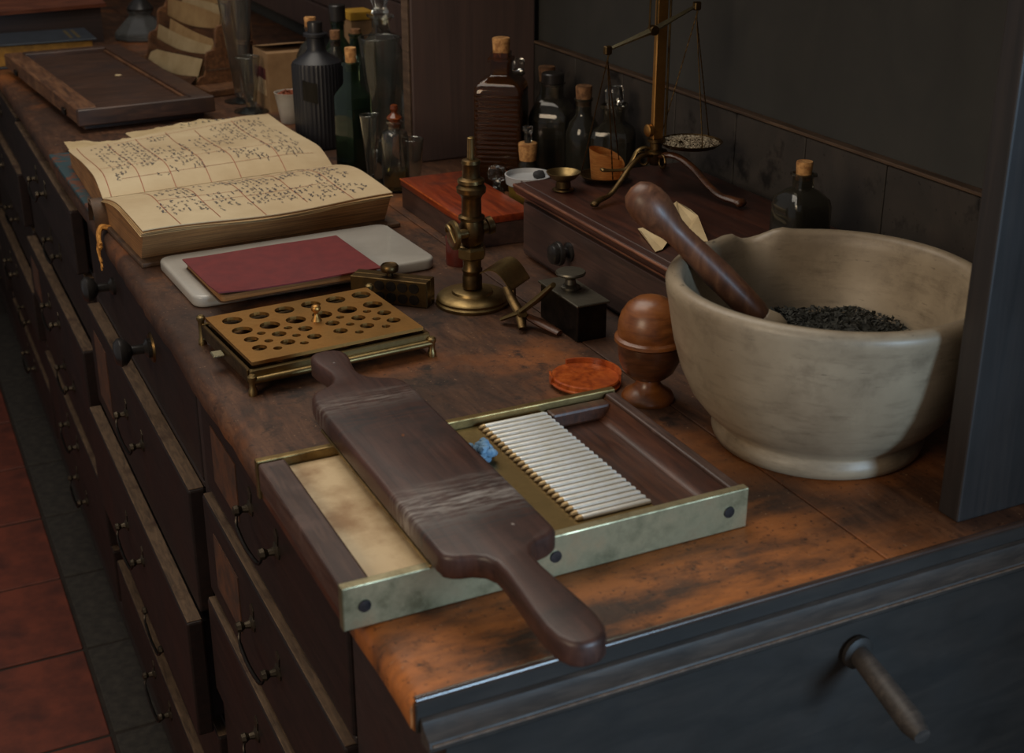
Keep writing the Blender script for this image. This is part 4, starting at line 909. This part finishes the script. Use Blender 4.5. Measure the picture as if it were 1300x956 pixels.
for k in range(1500):
    a = random.uniform(0, 6.28); r = 0.0395*math.sqrt(random.random())
    p = Vector((cR.x+r*math.cos(a), cR.y+r*math.sin(a), cR.z+0.0065+0.0035*(1-(r/0.04)**2)+random.uniform(0, 0.0018)))
    L = random.uniform(0.0010, 0.0019); W = L*0.45; rm = Matrix.Rotation(random.uniform(0, 6.28), 3, 'Z') @ Matrix.Rotation(random.uniform(-.7, .7), 3, 'Y')
    v = [bm.verts.new(p+rm @ Vector(q)) for q in ((-L, 0, 0), (L, 0, 0), (0, -W, 0), (0, W, 0), (0, 0, W), (0, 0, -W))]
    for f in ((0, 2, 4), (2, 1, 4), (1, 3, 4), (3, 0, 4), (2, 0, 5), (1, 2, 5), (3, 1, 5), (0, 3, 5)): bm.faces.new([v[i] for i in f])
o = tag(obj('pale_grain', bm, 'seed'), 'heap of pale speckled grain on the hanging right balance pan', 'grain'); o['kind'] = 'stuff'
# curled wood shaving in the left pan
def curl(u, v):
    a = -0.9+u*5.9; r = 0.0205+0.003*u
    top = 0.018+0.024*max(0, math.sin(a*0.5+0.2))
    z = 0.0035+ (top)*v
    return Vector((0.626+r*math.cos(a)*(1+0.15*v), 0.830+r*math.sin(a)*(1+0.15*v), CT+z+0.0015))
bm = BM(); sheet(bm, curl, 60, 6); bmesh.ops.solidify(bm, geom=list(bm.faces), thickness=0.0012)
tag(rebase(obj('wood_shaving', bm, 'bark', None, 60), (0.626, 0.830, CT+0.005)), 'curled orange strip of bark standing in the left balance pan', 'bark strip')
# small brass weighing cup
wc = thing('brass_cup', 'small shallow brass cup on a ring foot on the chest corner', 'cup', (0.548, 0.812, CT))
obj('dish', lathe(BM(), [(0, 0.014), (0.010, 0.014), (0.017, 0.018), (0.0225, 0.0245), (0.0235, 0.026), (0.0220, 0.0262), (0.016, 0.0205), (0.009, 0.0165), (0, 0.016)], (0.548, 0.812, CT), 32), 'brass', wc, 40)
obj('foot', lathe(BM(), [(0, 0), (0.0135, 0), (0.0150, 0.0015), (0.0140, 0.0035), (0.0105, 0.005), (0.0095, 0.0138), (0, 0.0138)], (0.548, 0.812, CT), 28), 'brassdark', wc, 40)

# ================================================================== BOTTLES AND GLASSES
def squircle(k=5.0, rz=0.0, asp=1.0):
    def f(a, r, z):
        c, s = abs(math.cos(a-rz)), abs(math.sin(a-rz))/asp
        return r/((c**k+s**k)**(1/k)), z
    return f
def thin(prof, t, floor=0.004):
    inner = [(max(r-t, 0.0008), max(z, floor)) for r, z in prof if r > t*1.01]
    return [(0, 0)]+[p for p in prof if p[0] > 0] + [(max(r, 0.0005), z) for r, z in inner[::-1]] + [(0, floor)]
def bottle(name, label, loc, prof, mat, cat='bottle', t=0.0022, shape=None, seg=32, cork=None, corkmat='cork', liquid=None, liqmat='liquidd', group=None, floor=0.004, cap=None, sm=35):
    o = thing(name, label, cat, (loc[0], loc[1], T+loc[2] if len(loc) > 2 else T), group); L = tuple(o.location)
    obj('glass_body', lathe(BM(), thin(prof, t, floor), L, seg, shape), mat, o, sm)
    if cork:
        r, z0, z1 = cork; bm = BM(); lathe(bm, [(0, z0), (r*0.86, z0), (r, z1-0.002), (r*0.94, z1), (0, z1)], L, 18); obj('cork', bm, corkmat, o, 40)
    if liquid:
        pr = [(max(r-t-0.0004, 0.0006), max(z, floor+0.0004)) for r, z in prof if z <= liquid]
        # interpolate the level ring
        for (r0, z0), (r1, z1) in zip(prof, prof[1:]):
            if z0 <= liquid < z1: pr.append((max(r0+(r1-r0)*(liquid-z0)/(z1-z0)-t-0.0004, 0.0006), liquid)); break
        pr = [(0, floor+0.0004)]+pr+[(0, liquid)]
        obj('liquid', lathe(BM(), pr, L, seg, shape), liqmat, o, sm)
    if cap: obj(cap[0], lathe(BM(), cap[2], L, 20, cap[3] if len(cap) > 3 else None), cap[1], o, 30)
    return o
# --- left bay -------------------------------------------------------
def flute(a, r, z):
    k = 0.0011 if 0.012 < z < 0.150 and r > 0.03 else 0
    return r + k*math.cos(a*40), z
o = bottle('ribbed_bottle', 'big black ribbed poison bottle with dark cork beside the ledger', (0.461, 1.60), [(0.043, 0), (0.045, 0.003), (0.045, 0.148), (0.0435, 0.154), (0.020, 0.170), (0.0165, 0.176), (0.016, 0.197), (0.0215, 0.199), (0.0215, 0.204), (0.016, 0.206)], 'cobalt', seg=160, shape=flute, cork=(0.0138, 0.192, 0.224), corkmat='black')
bm = BM()
def patch(u, v):
    a = PI*1.20+0.6*u; return Vector((0.461+0.0468*math.cos(a), 1.60+0.0468*math.sin(a), T+0.092+0.036*v-0.006*u))
sheet(bm, patch, 10, 4); bmesh.ops.solidify(bm, geom=list(bm.faces), thickness=0.0004); obj('dark_label', bm, 'liquidd', o, 50)
o = bottle('green_bottle', 'slim dark green glass bottle with tall cork in front of the black bottle', (0.455, 1.395), [(0.0235, 0), (0.0245, 0.003), (0.0245, 0.128), (0.023, 0.134), (0.0125, 0.149), (0.0110, 0.154), (0.0108, 0.180), (0.0125, 0.181), (0.0125, 0.186), (0.0100, 0.187)], 'greeng', shape=squircle(7, math.radians(20)), cork=(0.0098, 0.172, 0.211), liquid=0.112, liqmat='liquidg')
def cone_glass(name, label, loc, r0, r1, h, rf, spout=0.0, group=None, sd=2.5):
    pr = [(0, 0), (rf, 0), (rf, 0.0018), (rf*0.55, 0.006), (r0*0.75, 0.010), (r0, 0.016)]
    wall = [(r0+(r1-r0)*t, 0.016+(h-0.016)*t) for t in (0.25, 0.5, 0.75, 0.95, 1.0)]
    inn = [(r-0.0016, z) for r, z in wall[::-1]] + [(r0*0.7, 0.020), (0, 0.019)]
    def shp(a, r, z):
        d = (a-sd+PI) % (2*PI)-PI; k = max(0, (z-h*0.86)/(h*0.14)); return r + spout*math.exp(-(d/0.28)**2)*k, z+0.3*spout*math.exp(-(d/0.28)**2)*k
    o = thing(name, label, 'glass', (loc[0], loc[1], T), group); L = tuple(o.location)
    obj('glass_body', lathe(BM(), pr+wall+inn, L, 36, shp), 'clear', o, 35)
    bm = BM(); tube(bm, [(L[0]+shp(2*PI*i/36, r1-0.0008, h)[0]*math.cos(2*PI*i/36), L[1]+shp(2*PI*i/36, r1-0.0008, h)[0]*math.sin(2*PI*i/36), L[2]+shp(2*PI*i/36, r1, h)[1]) for i in range(36)], 0.0011, 6, closed=True)
    obj('rim', bm, 'clear', o, 50)
    return o
cone_glass('conical_measure', 'slender conical measuring glass beside the right page of the ledger', (0.448, 1.297), 0.006, 0.0155, 0.118, 0.017, 0.004, sd=0.3)
cone_glass('conical_measure', 'large conical measuring glass standing among the bottles left of the upright', (0.545, 1.50), 0.014, 0.037, 0.205, 0.034)
cone_glass('conical_measure', 'short conical measuring glass with pouring lip in front of the card box', (0.424, 1.935), 0.011, 0.023, 0.110, 0.036, 0.006, sd=3.3)
cone_glass('conical_measure', 'tall wide conical measuring glass in front of the letter rack', (0.432, 2.04), 0.014, 0.040, 0.262, 0.036)
cone_glass('beaker', 'small straight measuring beaker beside the corner of the mahogany box', (0.502, 1.245), 0.0115, 0.018, 0.084, 0.0125, 0.003, sd=3.4)
bottle('small_bottle', 'short clear square bottle half hidden behind the slender glass', (0.470, 1.318), [(0.015, 0), (0.016, 0.002), (0.016, 0.045), (0.013, 0.052), (0.008, 0.056), (0.008, 0.066), (0.0095, 0.067), (0.0095, 0.070)], 'clear', shape=squircle(5))
bottle('stoppered_bottle', 'clear bottle with orange glass stopper and a little yellow liquid', (0.476, 1.256), [(0.0215, 0), (0.0225, 0.003), (0.0220, 0.088), (0.020, 0.096), (0.011, 0.101), (0.0105, 0.110), (0.0135, 0.111), (0.0135, 0.114)], 'clear', liquid=0.036, liqmat='liquidy',
       cap=('stopper', 'amberstopper', [(0, 0.104), (0.0085, 0.104), (0.0095, 0.116), (0.0125, 0.118), (0.0125, 0.121), (0.0075, 0.125), (0.0045, 0.129), (0.0068, 0.134), (0.0058, 0.140), (0, 0.142)]))
bottle('glass_cylinder', 'round topped clear glass bottle squeezed against the mahogany upright', (0.580, 1.448), [(0.017, 0), (0.018, 0.003), (0.018, 0.106), (0.015, 0.118), (0.009, 0.125), (0.004, 0.128)], 'clear')
bottle('decanter', 'clear decanter with faceted stopper at the top left of the upright', (0.600, 1.64), [(0.034, 0), (0.036, 0.004), (0.036, 0.150), (0.030, 0.172), (0.015, 0.190), (0.014, 0.212), (0.022, 0.218), (0.022, 0.222)], 'clear', seg=16, shape=squircle(6),
       cap=('stopper', 'clear', [(0, 0.204), (0.010, 0.204), (0.012, 0.222), (0.016, 0.226), (0.012, 0.236), (0.018, 0.256), (0.024, 0.276), (0.014, 0.292), (0, 0.296)], lambda a, r, z: (r*(1+0.10*math.cos(a*6)), z)), sm=20)
bottle('decanter', 'squat clear bottle with ball stopper behind the large conical glass', (0.648, 1.585), [(0.026, 0), (0.028, 0.003), (0.028, 0.135), (0.022, 0.150), (0.012, 0.160), (0.011, 0.184), (0.018, 0.187), (0.018, 0.191)], 'clear',
       cap=('stopper', 'clear', [(0, 0.176), (0.008, 0.176), (0.009, 0.192), (0.015, 0.198), (0.019, 0.210), (0.015, 0.222), (0, 0.228)]))
bottle('wine_bottle', 'dark bottle with black cap behind the black ribbed bottle', (0.560, 1.77), [(0.028, 0), (0.030, 0.003), (0.030, 0.130), (0.022, 0.150), (0.0125, 0.165), (0.0125, 0.188), (0.014, 0.189), (0.014, 0.195)], 'greeng', liquid=0.12, liqmat='liquidg', cap=('cap', 'black', [(0, 0.180), (0.0115, 0.180), (0.0115, 0.196), (0.0165, 0.1965), (0.0165, 0.224), (0.015, 0.226), (0, 0.226)]))
bottle('wine_bottle', 'small green glass bottle behind the slim green bottle', (0.578, 1.72), [(0.026, 0), (0.028, 0.003), (0.028, 0.112), (0.020, 0.130), (0.0115, 0.140), (0.0115, 0.172), (0.0135, 0.173), (0.0135, 0.178)], 'greeng', cork=(0.0105, 0.165, 0.186), corkmat='corkd')
bottle('wine_bottle', 'corked bottle peeping out left behind the black ribbed bottle', (0.512, 1.79), [(0.028, 0), (0.030, 0.003), (0.030, 0.130), (0.020, 0.150), (0.0105, 0.158), (0.0105, 0.180), (0.0125, 0.181), (0.0125, 0.185)], 'dark', cork=(0.0115, 0.172, 0.203))
bottle('wine_bottle', 'corked bottle peeping out right behind the black ribbed bottle', (0.536, 1.715), [(0.018, 0), (0.019, 0.003), (0.019, 0.128), (0.014, 0.142), (0.0095, 0.15), (0.0095, 0.166), (0.0115, 0.167), (0.0115, 0.171)], 'dark', cork=(0.010, 0.158, 0.187), corkmat='corkd')
# cartons
cbx = thing('card_box', 'open brown cardboard box with red and cream label behind the glasses', 'box', (0.50, 1.95, T))
bm = BM(); prism(bm, [(0.455, 1.905), (0.552, 1.905), (0.552, 2.01), (0.455, 2.01)], T, T+0.118); obj('body', bm, 'card', cbx)
obj('flap', sheet(BM(), lambda u, v: Vector((0.455+0.097*u, 1.93+0.08*v, T+0.1195+0.012*(1-v)*(1 if v < 1 else 1))), 6, 6, 0.001), 'card', cbx)
obj('printed_label', box(BM(), 0.4540, 0.4549, 1.925, 1.99, T+0.03, T+0.062), 'labelp', cbx); obj('red_label', box(BM(), 0.4540, 0.4549, 1.925, 1.99, T+0.0625, T+0.085), 'darkred', cbx)
yb = thing('yellow_carton', 'small yellow and brown carton standing behind the green bottles', 'box', (0.635, 1.85, T))
obj('body', box(BM(), 0.608, 0.655, 1.83, 1.885, T, T+0.183, 0.001, 1), 'card', yb); obj('lid', box(BM(), 0.6065, 0.6565, 1.8285, 1.8865, T+0.1835, T+0.200, 0.001, 1), 'cardyellow', yb)
cp = thing('china_cup', 'little white china cup filled with orange seeds beside the black bottle', 'cup', (0.466, 1.805, T))
obj('cup_body', lathe(BM(), [(0, 0), (0.018, 0), (0.019, 0.003), (0.025, 0.04), (0.0285, 0.058), (0.0295, 0.060), (0.0275, 0.060), (0.023, 0.04), (0.017, 0.005), (0, 0.005)], (0.466, 1.805, T), 32), 'china', cp, 40)
bm = BM(); random.seed(4)
for k in range(70):
    a = random.uniform(0, 6.28); r = 0.022*math.sqrt(random.random()); t = bmesh.new(); bmesh.ops.create_icosphere(t, subdivisions=1, radius=0.0032)
    merge(bm, t, Matrix.Translation((0.466+r*math.cos(a), 1.805+r*math.sin(a), T+0.052+0.010*(1-r/0.022)+random.uniform(0, 0.004))))
lathe(bm, [(0, 0.048), (0.0245, 0.048), (0.022, 0.054), (0, 0.058)], (0.466, 1.805, T), 20)
o = tag(obj('orange_seeds', bm, 'amberst', None, 60), 'loose orange seeds heaped in the little white cup', 'seeds'); o['kind'] = 'stuff'
# --- right bay ------------------------------------------------------
def ribsq(a, r, z):
    rr, zz = squircle(14, math.radians(55))(a, r, z)
    if 0.010 < z < 0.160 and r > 0.0352: rr += 0.0005*math.cos(z/0.0078*2*PI)
    return rr, zz
ribp = [(0.0375, 0), (0.0390, 0.003)] + [(0.0390, 0.010+0.0021*i) for i in range(72)] + [(0.0380, 0.166), (0.032, 0.174), (0.018, 0.181), (0.0155, 0.184), (0.0155, 0.204), (0.0195, 0.205), (0.0195, 0.210), (0.0150, 0.211), (0.0150, 0.219)]
o = bottle('square_bottle', 'tall square ribbed brown glass bottle with cork behind the mahogany box', (0.644, 1.21), ribp, 'amberg', shape=ribsq, seg=96, cork=(0.0145, 0.205, 0.241), liquid=0.150, liqmat='liquida')
wb_ = bottle('square_bottle', 'wide square clear bottle of dark liquid with black cap', (0.732, 1.200), [(0.033, 0), (0.035, 0.003), (0.035, 0.108), (0.033, 0.118), (0.024, 0.134), (0.0165, 0.140), (0.0160, 0.160), (0.019, 0.161), (0.019, 0.163)], 'dark', shape=squircle(6, math.radians(48)), liquid=0.104, cap=('cap', 'black', [(0, 0.158), (0.0148, 0.158), (0.0148, 0.1635), (0.0185, 0.164), (0.0185, 0.178), (0.017, 0.180), (0, 0.180)]))
obj('pale_sediment', lathe(BM(), [(0, 0.1045), (0.0320, 0.1045), (0.0318, 0.110), (0.0295, 0.115), (0, 0.1125)], tuple(wb_.location), 32, squircle(6, math.radians(48))), 'sediment', wb_, 40)
bottle('round_bottle', 'dark bottle with brown cork standing behind the black capped bottle', (0.758, 1.272), [(0.020, 0), (0.021, 0.003), (0.021, 0.110), (0.017, 0.124), (0.0125, 0.132), (0.0125, 0.160)], 'dark', cork=(0.0145, 0.150, 0.176), corkmat='corkd', liquid=0.10)
bottle('round_bottle', 'clear bottle with hollow glass stopper behind the ribbed brown bottle', (0.722, 1.315), [(0.020, 0), (0.021, 0.003), (0.021, 0.115), (0.017, 0.128), (0.0115, 0.136), (0.0115, 0.158), (0.015, 0.159), (0.015, 0.162)], 'dark', liquid=0.1, cap=('stopper', 'clear', [(0, 0.150), (0.008, 0.150), (0.009, 0.163), (0.0135, 0.166), (0.0140, 0.180), (0.012, 0.184), (0, 0.184)]))
bottle('round_bottle', 'dark corked bottle between the black capped bottle and the glass decanter', (0.742, 1.112), [(0.026, 0), (0.028, 0.003), (0.028, 0.098), (0.022, 0.116), (0.0135, 0.126), (0.0125, 0.132), (0.0125, 0.150), (0.0150, 0.151), (0.0150, 0.154)], 'dark', cork=(0.0135, 0.142, 0.174), corkmat='corkd', liquid=0.09)
bottle('square_bottle', 'square decanter with sparkling glass stopper behind the left balance pan', (0.748, 1.026), [(0.030, 0), (0.032, 0.003), (0.032, 0.112), (0.029, 0.122), (0.018, 0.131), (0.0150, 0.134), (0.0150, 0.154), (0.0195, 0.156), (0.0195, 0.161)], 'dark', shape=squircle(6, math.radians(50)), liquid=0.108, liqmat='liquida',
       cap=('stopper', 'clear', [(0, 0.150), (0.0105, 0.150), (0.0115, 0.162), (0.0145, 0.165), (0.0150, 0.182), (0.012, 0.188), (0, 0.189)], lambda a, r, z: (r*(1+0.06*math.cos(a*8)), z)), sm=20)
bottle('corked_vial', 'small vial with wide yellow cork and glass tube behind the white tub', (0.652, 1.129), [(0.014, 0), (0.015, 0.002), (0.015, 0.052), (0.0125, 0.058), (0.0125, 0.064)], 'dark', cork=(0.0155, 0.060, 0.088), liquid=0.05, cap=('glass_tube', 'clear', [(0, 0.0885), (0.0055, 0.0885), (0.0065, 0.092), (0.0060, 0.104), (0.0085, 0.108), (0.0080, 0.114), (0, 0.116)]))
bottle('crystal_flask', 'small cut glass flask with knobbly stopper between red box and white tub', (0.598, 1.130), [(0.012, 0), (0.013, 0.002), (0.013, 0.016), (0.009, 0.022), (0.006, 0.025), (0.006, 0.030)], 'clear', cap=('stopper', 'clear', [(0, 0.026), (0.0045, 0.026), (0.005, 0.031), (0.0125, 0.036), (0.0145, 0.045), (0.0115, 0.054), (0, 0.058)], lambda a, r, z: (r*(1+0.14*math.cos(a*7)), z)), sm=20)
o = thing('lidded_tub', 'yellow tub with a shallow white dish lid behind the chest corner', 'tub', (0.611, 1.044, T))
obj('tub_body', lathe(BM(), [(0, 0), (0.027, 0), (0.028, 0.003), (0.031, 0.046), (0, 0.046)], (0.611, 1.044, T), 40), 'yellowtub', o, 40)
obj('dish_lid', lathe(BM(), [(0, 0.0462), (0.031, 0.0462), (0.0345, 0.049), (0.0358, 0.059), (0.0364, 0.0625), (0.0344, 0.0630), (0.0330, 0.056), (0.030, 0.0545), (0, 0.0540)], (0.611, 1.044, T), 44), 'white', o, 40)
t = bmesh.new(); bmesh.ops.create_icosphere(t, subdivisions=3, radius=0.0085)
for v in t.verts: v.co = Vector((v.co.x*1.15, v.co.y, v.co.z*0.8))*(1+0.3*noise.noise(v.co*160))
bm = BM(); merge(bm, t, Matrix.Translation((0.628, 1.040, T+0.0605)))
tag(rebase(obj('mineral_lump', bm, 'stone', None, 60), (0.628, 1.040, T+0.055)), 'dark grey mineral lump lying in the white dish lid', 'stone')
o = bottle('round_bottle', 'square shouldered dark bottle with cork behind the mortar rim', (0.684, 0.475, CZ), [(0.027, 0), (0.029, 0.003), (0.029, 0.052), (0.027, 0.060), (0.016, 0.070), (0.0105, 0.073), (0.0100, 0.086), (0.0130, 0.087), (0.0130, 0.090)], 'dark', shape=squircle(4.5), cork=(0.0098, 0.082, 0.104), corkmat='cork', liquid=0.055)

# ================================================================== FAR END OF THE COUNTER
ft = thing('wooden_frame_tray', 'flat old brown wooden frame tray lying behind the ledger', 'tray', (0.175, 2.24, T))
RT = math.radians(4.5); tp = (0.175, 2.24, 0)
def tb_(x0, x1, y0, y1, z0, z1, b=0.002): return box(BM(), x0, x1, y0, y1, T+z0, T+z1, b, 1, RT, tp)
obj('lower_frame', tb_(0.062, 0.300, 1.917, 2.57, 0.0, 0.014), 'darktray', ft)
obj('panel', tb_(0.060, 0.302, 1.93, 2.56, 0.0142, 0.036, 0.001), 'darktray', ft)
obj('side_board', tb_(0.048, 0.088, 1.900, 2.582, 0.0144, 0.046), 'rackwood', ft)
obj('side_board', tb_(0.272, 0.312, 1.900, 2.582, 0.0144, 0.046), 'darktray', ft)
obj('end_board', tb_(0.046, 0.314, 1.8865, 1.8995, 0.0144, 0.0462), 'darktray', ft)
obj('end_board', tb_(0.0885, 0.2715, 1.900, 1.9285, 0.0144, 0.044), 'darktray', ft)
obj('end_board', tb_(0.0885, 0.2715, 2.548, 2.582, 0.0144, 0.046), 'darktray', ft)
for x0, x1 in ((0.0885, 0.0945), (0.2655, 0.2715)): obj('inner_bead', tb_(x0, x1, 1.93, 2.5475, 0.0362, 0.041, 0.001), 'rackwood', ft)
for yy in (2.0, 2.45): obj('side_catch', box(BM(), 0.043, 0.0475, yy-0.012, yy+0.012, T+0.018, T+0.030, 0.001, 1, RT, tp), 'iron', ft)
bm = BM(); prism(bm, [(0.211, 2.243), (0.219, 2.238), (0.226, 2.244), (0.223, 2.254), (0.214, 2.256)], T+0.0362, T+0.0368)
tag(rebase(obj('pale_chip', bm, 'paperb'), (0.219, 2.246, T+0.0362)), 'tiny cream chip lying in the middle of the wooden frame tray', 'chip')
bk = thing('blue_book', 'thick dark blue book with yellowed page edges behind the frame tray', 'book', (0.11, 2.72, T))
obj('page_block', box(BM(), -0.012, 0.232, 2.638, 2.80, T+0.0045, T+0.052, 0.001, 1), 'yellowedge', bk)
obj('front_cover', box(BM(), -0.018, 0.242, 2.628, 2.806, T+0.0522, T+0.0565, 0.0015, 1), 'bluebook', bk); obj('back_cover', box(BM(), -0.018, 0.242, 2.628, 2.806, T, T+0.0043, 0.0015, 1), 'bluebook', bk)
for k in range(2): obj('gilt_band', box(BM(), 0.184+0.018*k, 0.192+0.018*k, 2.66, 2.78, T+0.0563, T+0.0568), 'gold', bk)
ws = thing('writing_slope', 'dark writing box with a red sloping top at the far counter end', 'writing box', (0.1, 3.05, T)); ws.rotation_euler.z = math.radians(9); ws.location.x = 0.1
bm = BM(); t = bmesh.new(); prism(t, [(2.88, 0.0), (3.36, 0.0), (3.36, 0.20), (2.88, 0.092)], 0, 0.42)
merge(bm, t, Matrix(((0, 0, 1, -0.10), (1, 0, 0, 0), (0, 1, 0, T), (0, 0, 0, 1)))); obj('body', bm, 'cabinet', ws)
bm = BM(); t = bmesh.new(); prism(t, [(2.865, 0.0905), (3.37, 0.204), (3.368, 0.213), (2.863, 0.0995)], 0, 0.44)
merge(bm, t, Matrix(((0, 0, 1, -0.11), (1, 0, 0, 0), (0, 1, 0, T), (0, 0, 0, 1)))); obj('sloping_lid', bm, 'slope', ws)
ws.location.x = 0.06
# inkwell
ik = thing('glass_inkwell', 'squat clear glass inkwell in front of the dark far wall', 'inkwell', (0.405, 2.92, T))
obj('glass_body', lathe(BM(), thin([(0.068, 0), (0.072, 0.004), (0.071, 0.020), (0.036, 0.056), (0.030, 0.060), (0.030, 0.068), (0.034, 0.070), (0.034, 0.074)], 0.008, 0.012), (0.405, 2.92, T), 8), 'dustglass', ik)
obj('ink', lathe(BM(), [(0, 0.0125), (0.055, 0.0125), (0.055, 0.020), (0, 0.020)], (0.405, 2.92, T), 8), 'liquidd', ik)
obj('lid', lathe(BM(), [(0, 0.0742), (0.034, 0.0742), (0.035, 0.080), (0.022, 0.096), (0.012, 0.104), (0, 0.106)], (0.405, 2.92, T), 20), 'black', ik, 40)
# letter rack
rk = thing('letter_rack', 'stepped brown wooden letter rack with scalloped end at the wall', 'letter rack', (0.388, 2.165, T))
RK = math.radians(9.5); rk.rotation_euler.z = RK; rk.location.x = 0.374
RY0, RY1 = 2.165, 2.50
obj('base', box(BM(), 0.352, 0.52, 2.10, RY1+0.01, T, T+0.016, 0.003, 2), 'rackwood', rk)
stepo = [(0.356, 0.0162), (0.356, 0.024), (0.362, 0.032), (0.372, 0.034), (0.376, 0.044), (0.379, 0.076), (0.384, 0.084), (0.398, 0.088), (0.403, 0.098), (0.406, 0.128), (0.411, 0.136), (0.424, 0.140), (0.429, 0.150), (0.432, 0.178), (0.438, 0.188), (0.455, 0.192), (0.49, 0.20), (0.49, 0.0162)]
for yy in (RY0, RY1-0.008):
    bm = BM(); t = bmesh.new(); prism(t, stepo, 0, 0.008)
    merge(bm, t, Matrix(((1, 0, 0, 0), (0, 0, 1, yy), (0, 1, 0, T), (0, 0, 0, 1)))); e = obj('end_panel', bm, 'rackwood', rk)
obj('inlay_line', box(BM(), 0.380, 0.470, RY0-0.0006, RY0-0.0001, T+0.044, T+0.047), 'trim', rk)
for i, (x, h, sag) in enumerate(((0.360, 0.034, 0.014), (0.383, 0.080, 0.012), (0.410, 0.132, 0.012), (0.437, 0.182, 0.012), (0.478, 0.20, 0.0))):
    def dv(u, v, x=x, h=h, sag=sag): return Vector((x-0.020*(1-v), RY0+0.0085+(RY1-RY0-0.017)*u, T+0.0165+(h-0.0165-sag*math.sin(PI*u))*v))
    bm = BM(); sheet(bm, dv, 20, 3); bmesh.ops.solidify(bm, geom=list(bm.faces), thickness=0.005); obj('divider', bm, 'rackwood', rk, 30)
random.seed(12)
names = ['cream letter in the lowest slot of the letter rack', 'cream letter in the second slot of the letter rack', 'tan envelope bundle in the second slot of the letter rack', 'tan envelope in the third slot of the letter rack', 'cream letter in the third slot of the letter rack', 'tan envelope in the topmost slot of the letter rack', 'cream letter leaning in the topmost slot of the letter rack']
spec = [(0.373, 0.060, 2.178, 2.47), (0.396, 0.104, 2.18, 2.48), (0.402, 0.118, 2.178, 2.42), (0.423, 0.154, 2.18, 2.47), (0.430, 0.168, 2.178, 2.40), (0.450, 0.216, 2.18, 2.46), (0.460, 0.240, 2.178, 2.36)]
for (x, h, y0, y1), nm in zip(spec, names):
    lean = random.uniform(0.001, 0.006)
    def lf(u, v): return Vector((x-0.016*(1-v)+lean*v-0.003*math.sin(PI*u)*v, y0+(y1-y0)*u, T+0.0175+(h-0.0175)*v+0.010*v*math.sin(u*2+x*90)))
    bm = BM(); sheet(bm, lf, 14, 6); bmesh.ops.solidify(bm, geom=list(bm.faces), thickness=0.0016)
    o = rebase(obj('letter', bm, 'envelope' if 'tan' in nm else 'paperb', None, 40), (x, (y0+y1)/2, T+0.0175))
    q = Matrix.Rotation(RK, 3, 'Z') @ (Vector(o.location)-Vector((0.374, 2.165, 0))); o.location = (0.388+q.x, 2.165+q.y, T+0.0175); o.rotation_euler.z = RK
    tag(o, nm, 'letter', 'letters in the rack')
rk.location.x = 0.388
o = thing('turned_pillar', 'dark turned wooden pillar beside the letter rack end', 'pillar', (0.470, 2.130, T+0.0002))
obj('shaft', lathe(BM(), [(0, 0), (0.016, 0), (0.016, 0.098), (0.0155, 0.100), (0, 0.100)], tuple(o.location), 24), 'chest', o, 40)
obj('ring', lathe(BM(), [(0, 0.1002), (0.0175, 0.1002), (0.0190, 0.103), (0.0175, 0.106), (0.0185, 0.109), (0.0170, 0.112), (0, 0.112)], tuple(o.location), 24), 'rackwood', o, 40)
obj('upper_shaft', lathe(BM(), [(0, 0.1122), (0.0145, 0.1122), (0.0145, 0.20), (0.012, 0.21), (0, 0.212)], tuple(o.location), 24), 'chest', o, 40)
bm = BM(); sheet(bm, lambda u, v: Vector((0.322-0.02*v+0.014*u, 2.0+0.26*v, T+0.003+0.008*u)), 4, 10, 0.0008)
tag(rebase(obj('paper_strip', bm, 'paperb', None, 40), (0.32, 2.12, T+0.002)), 'long pale paper strip lying between frame tray and letter rack', 'paper')
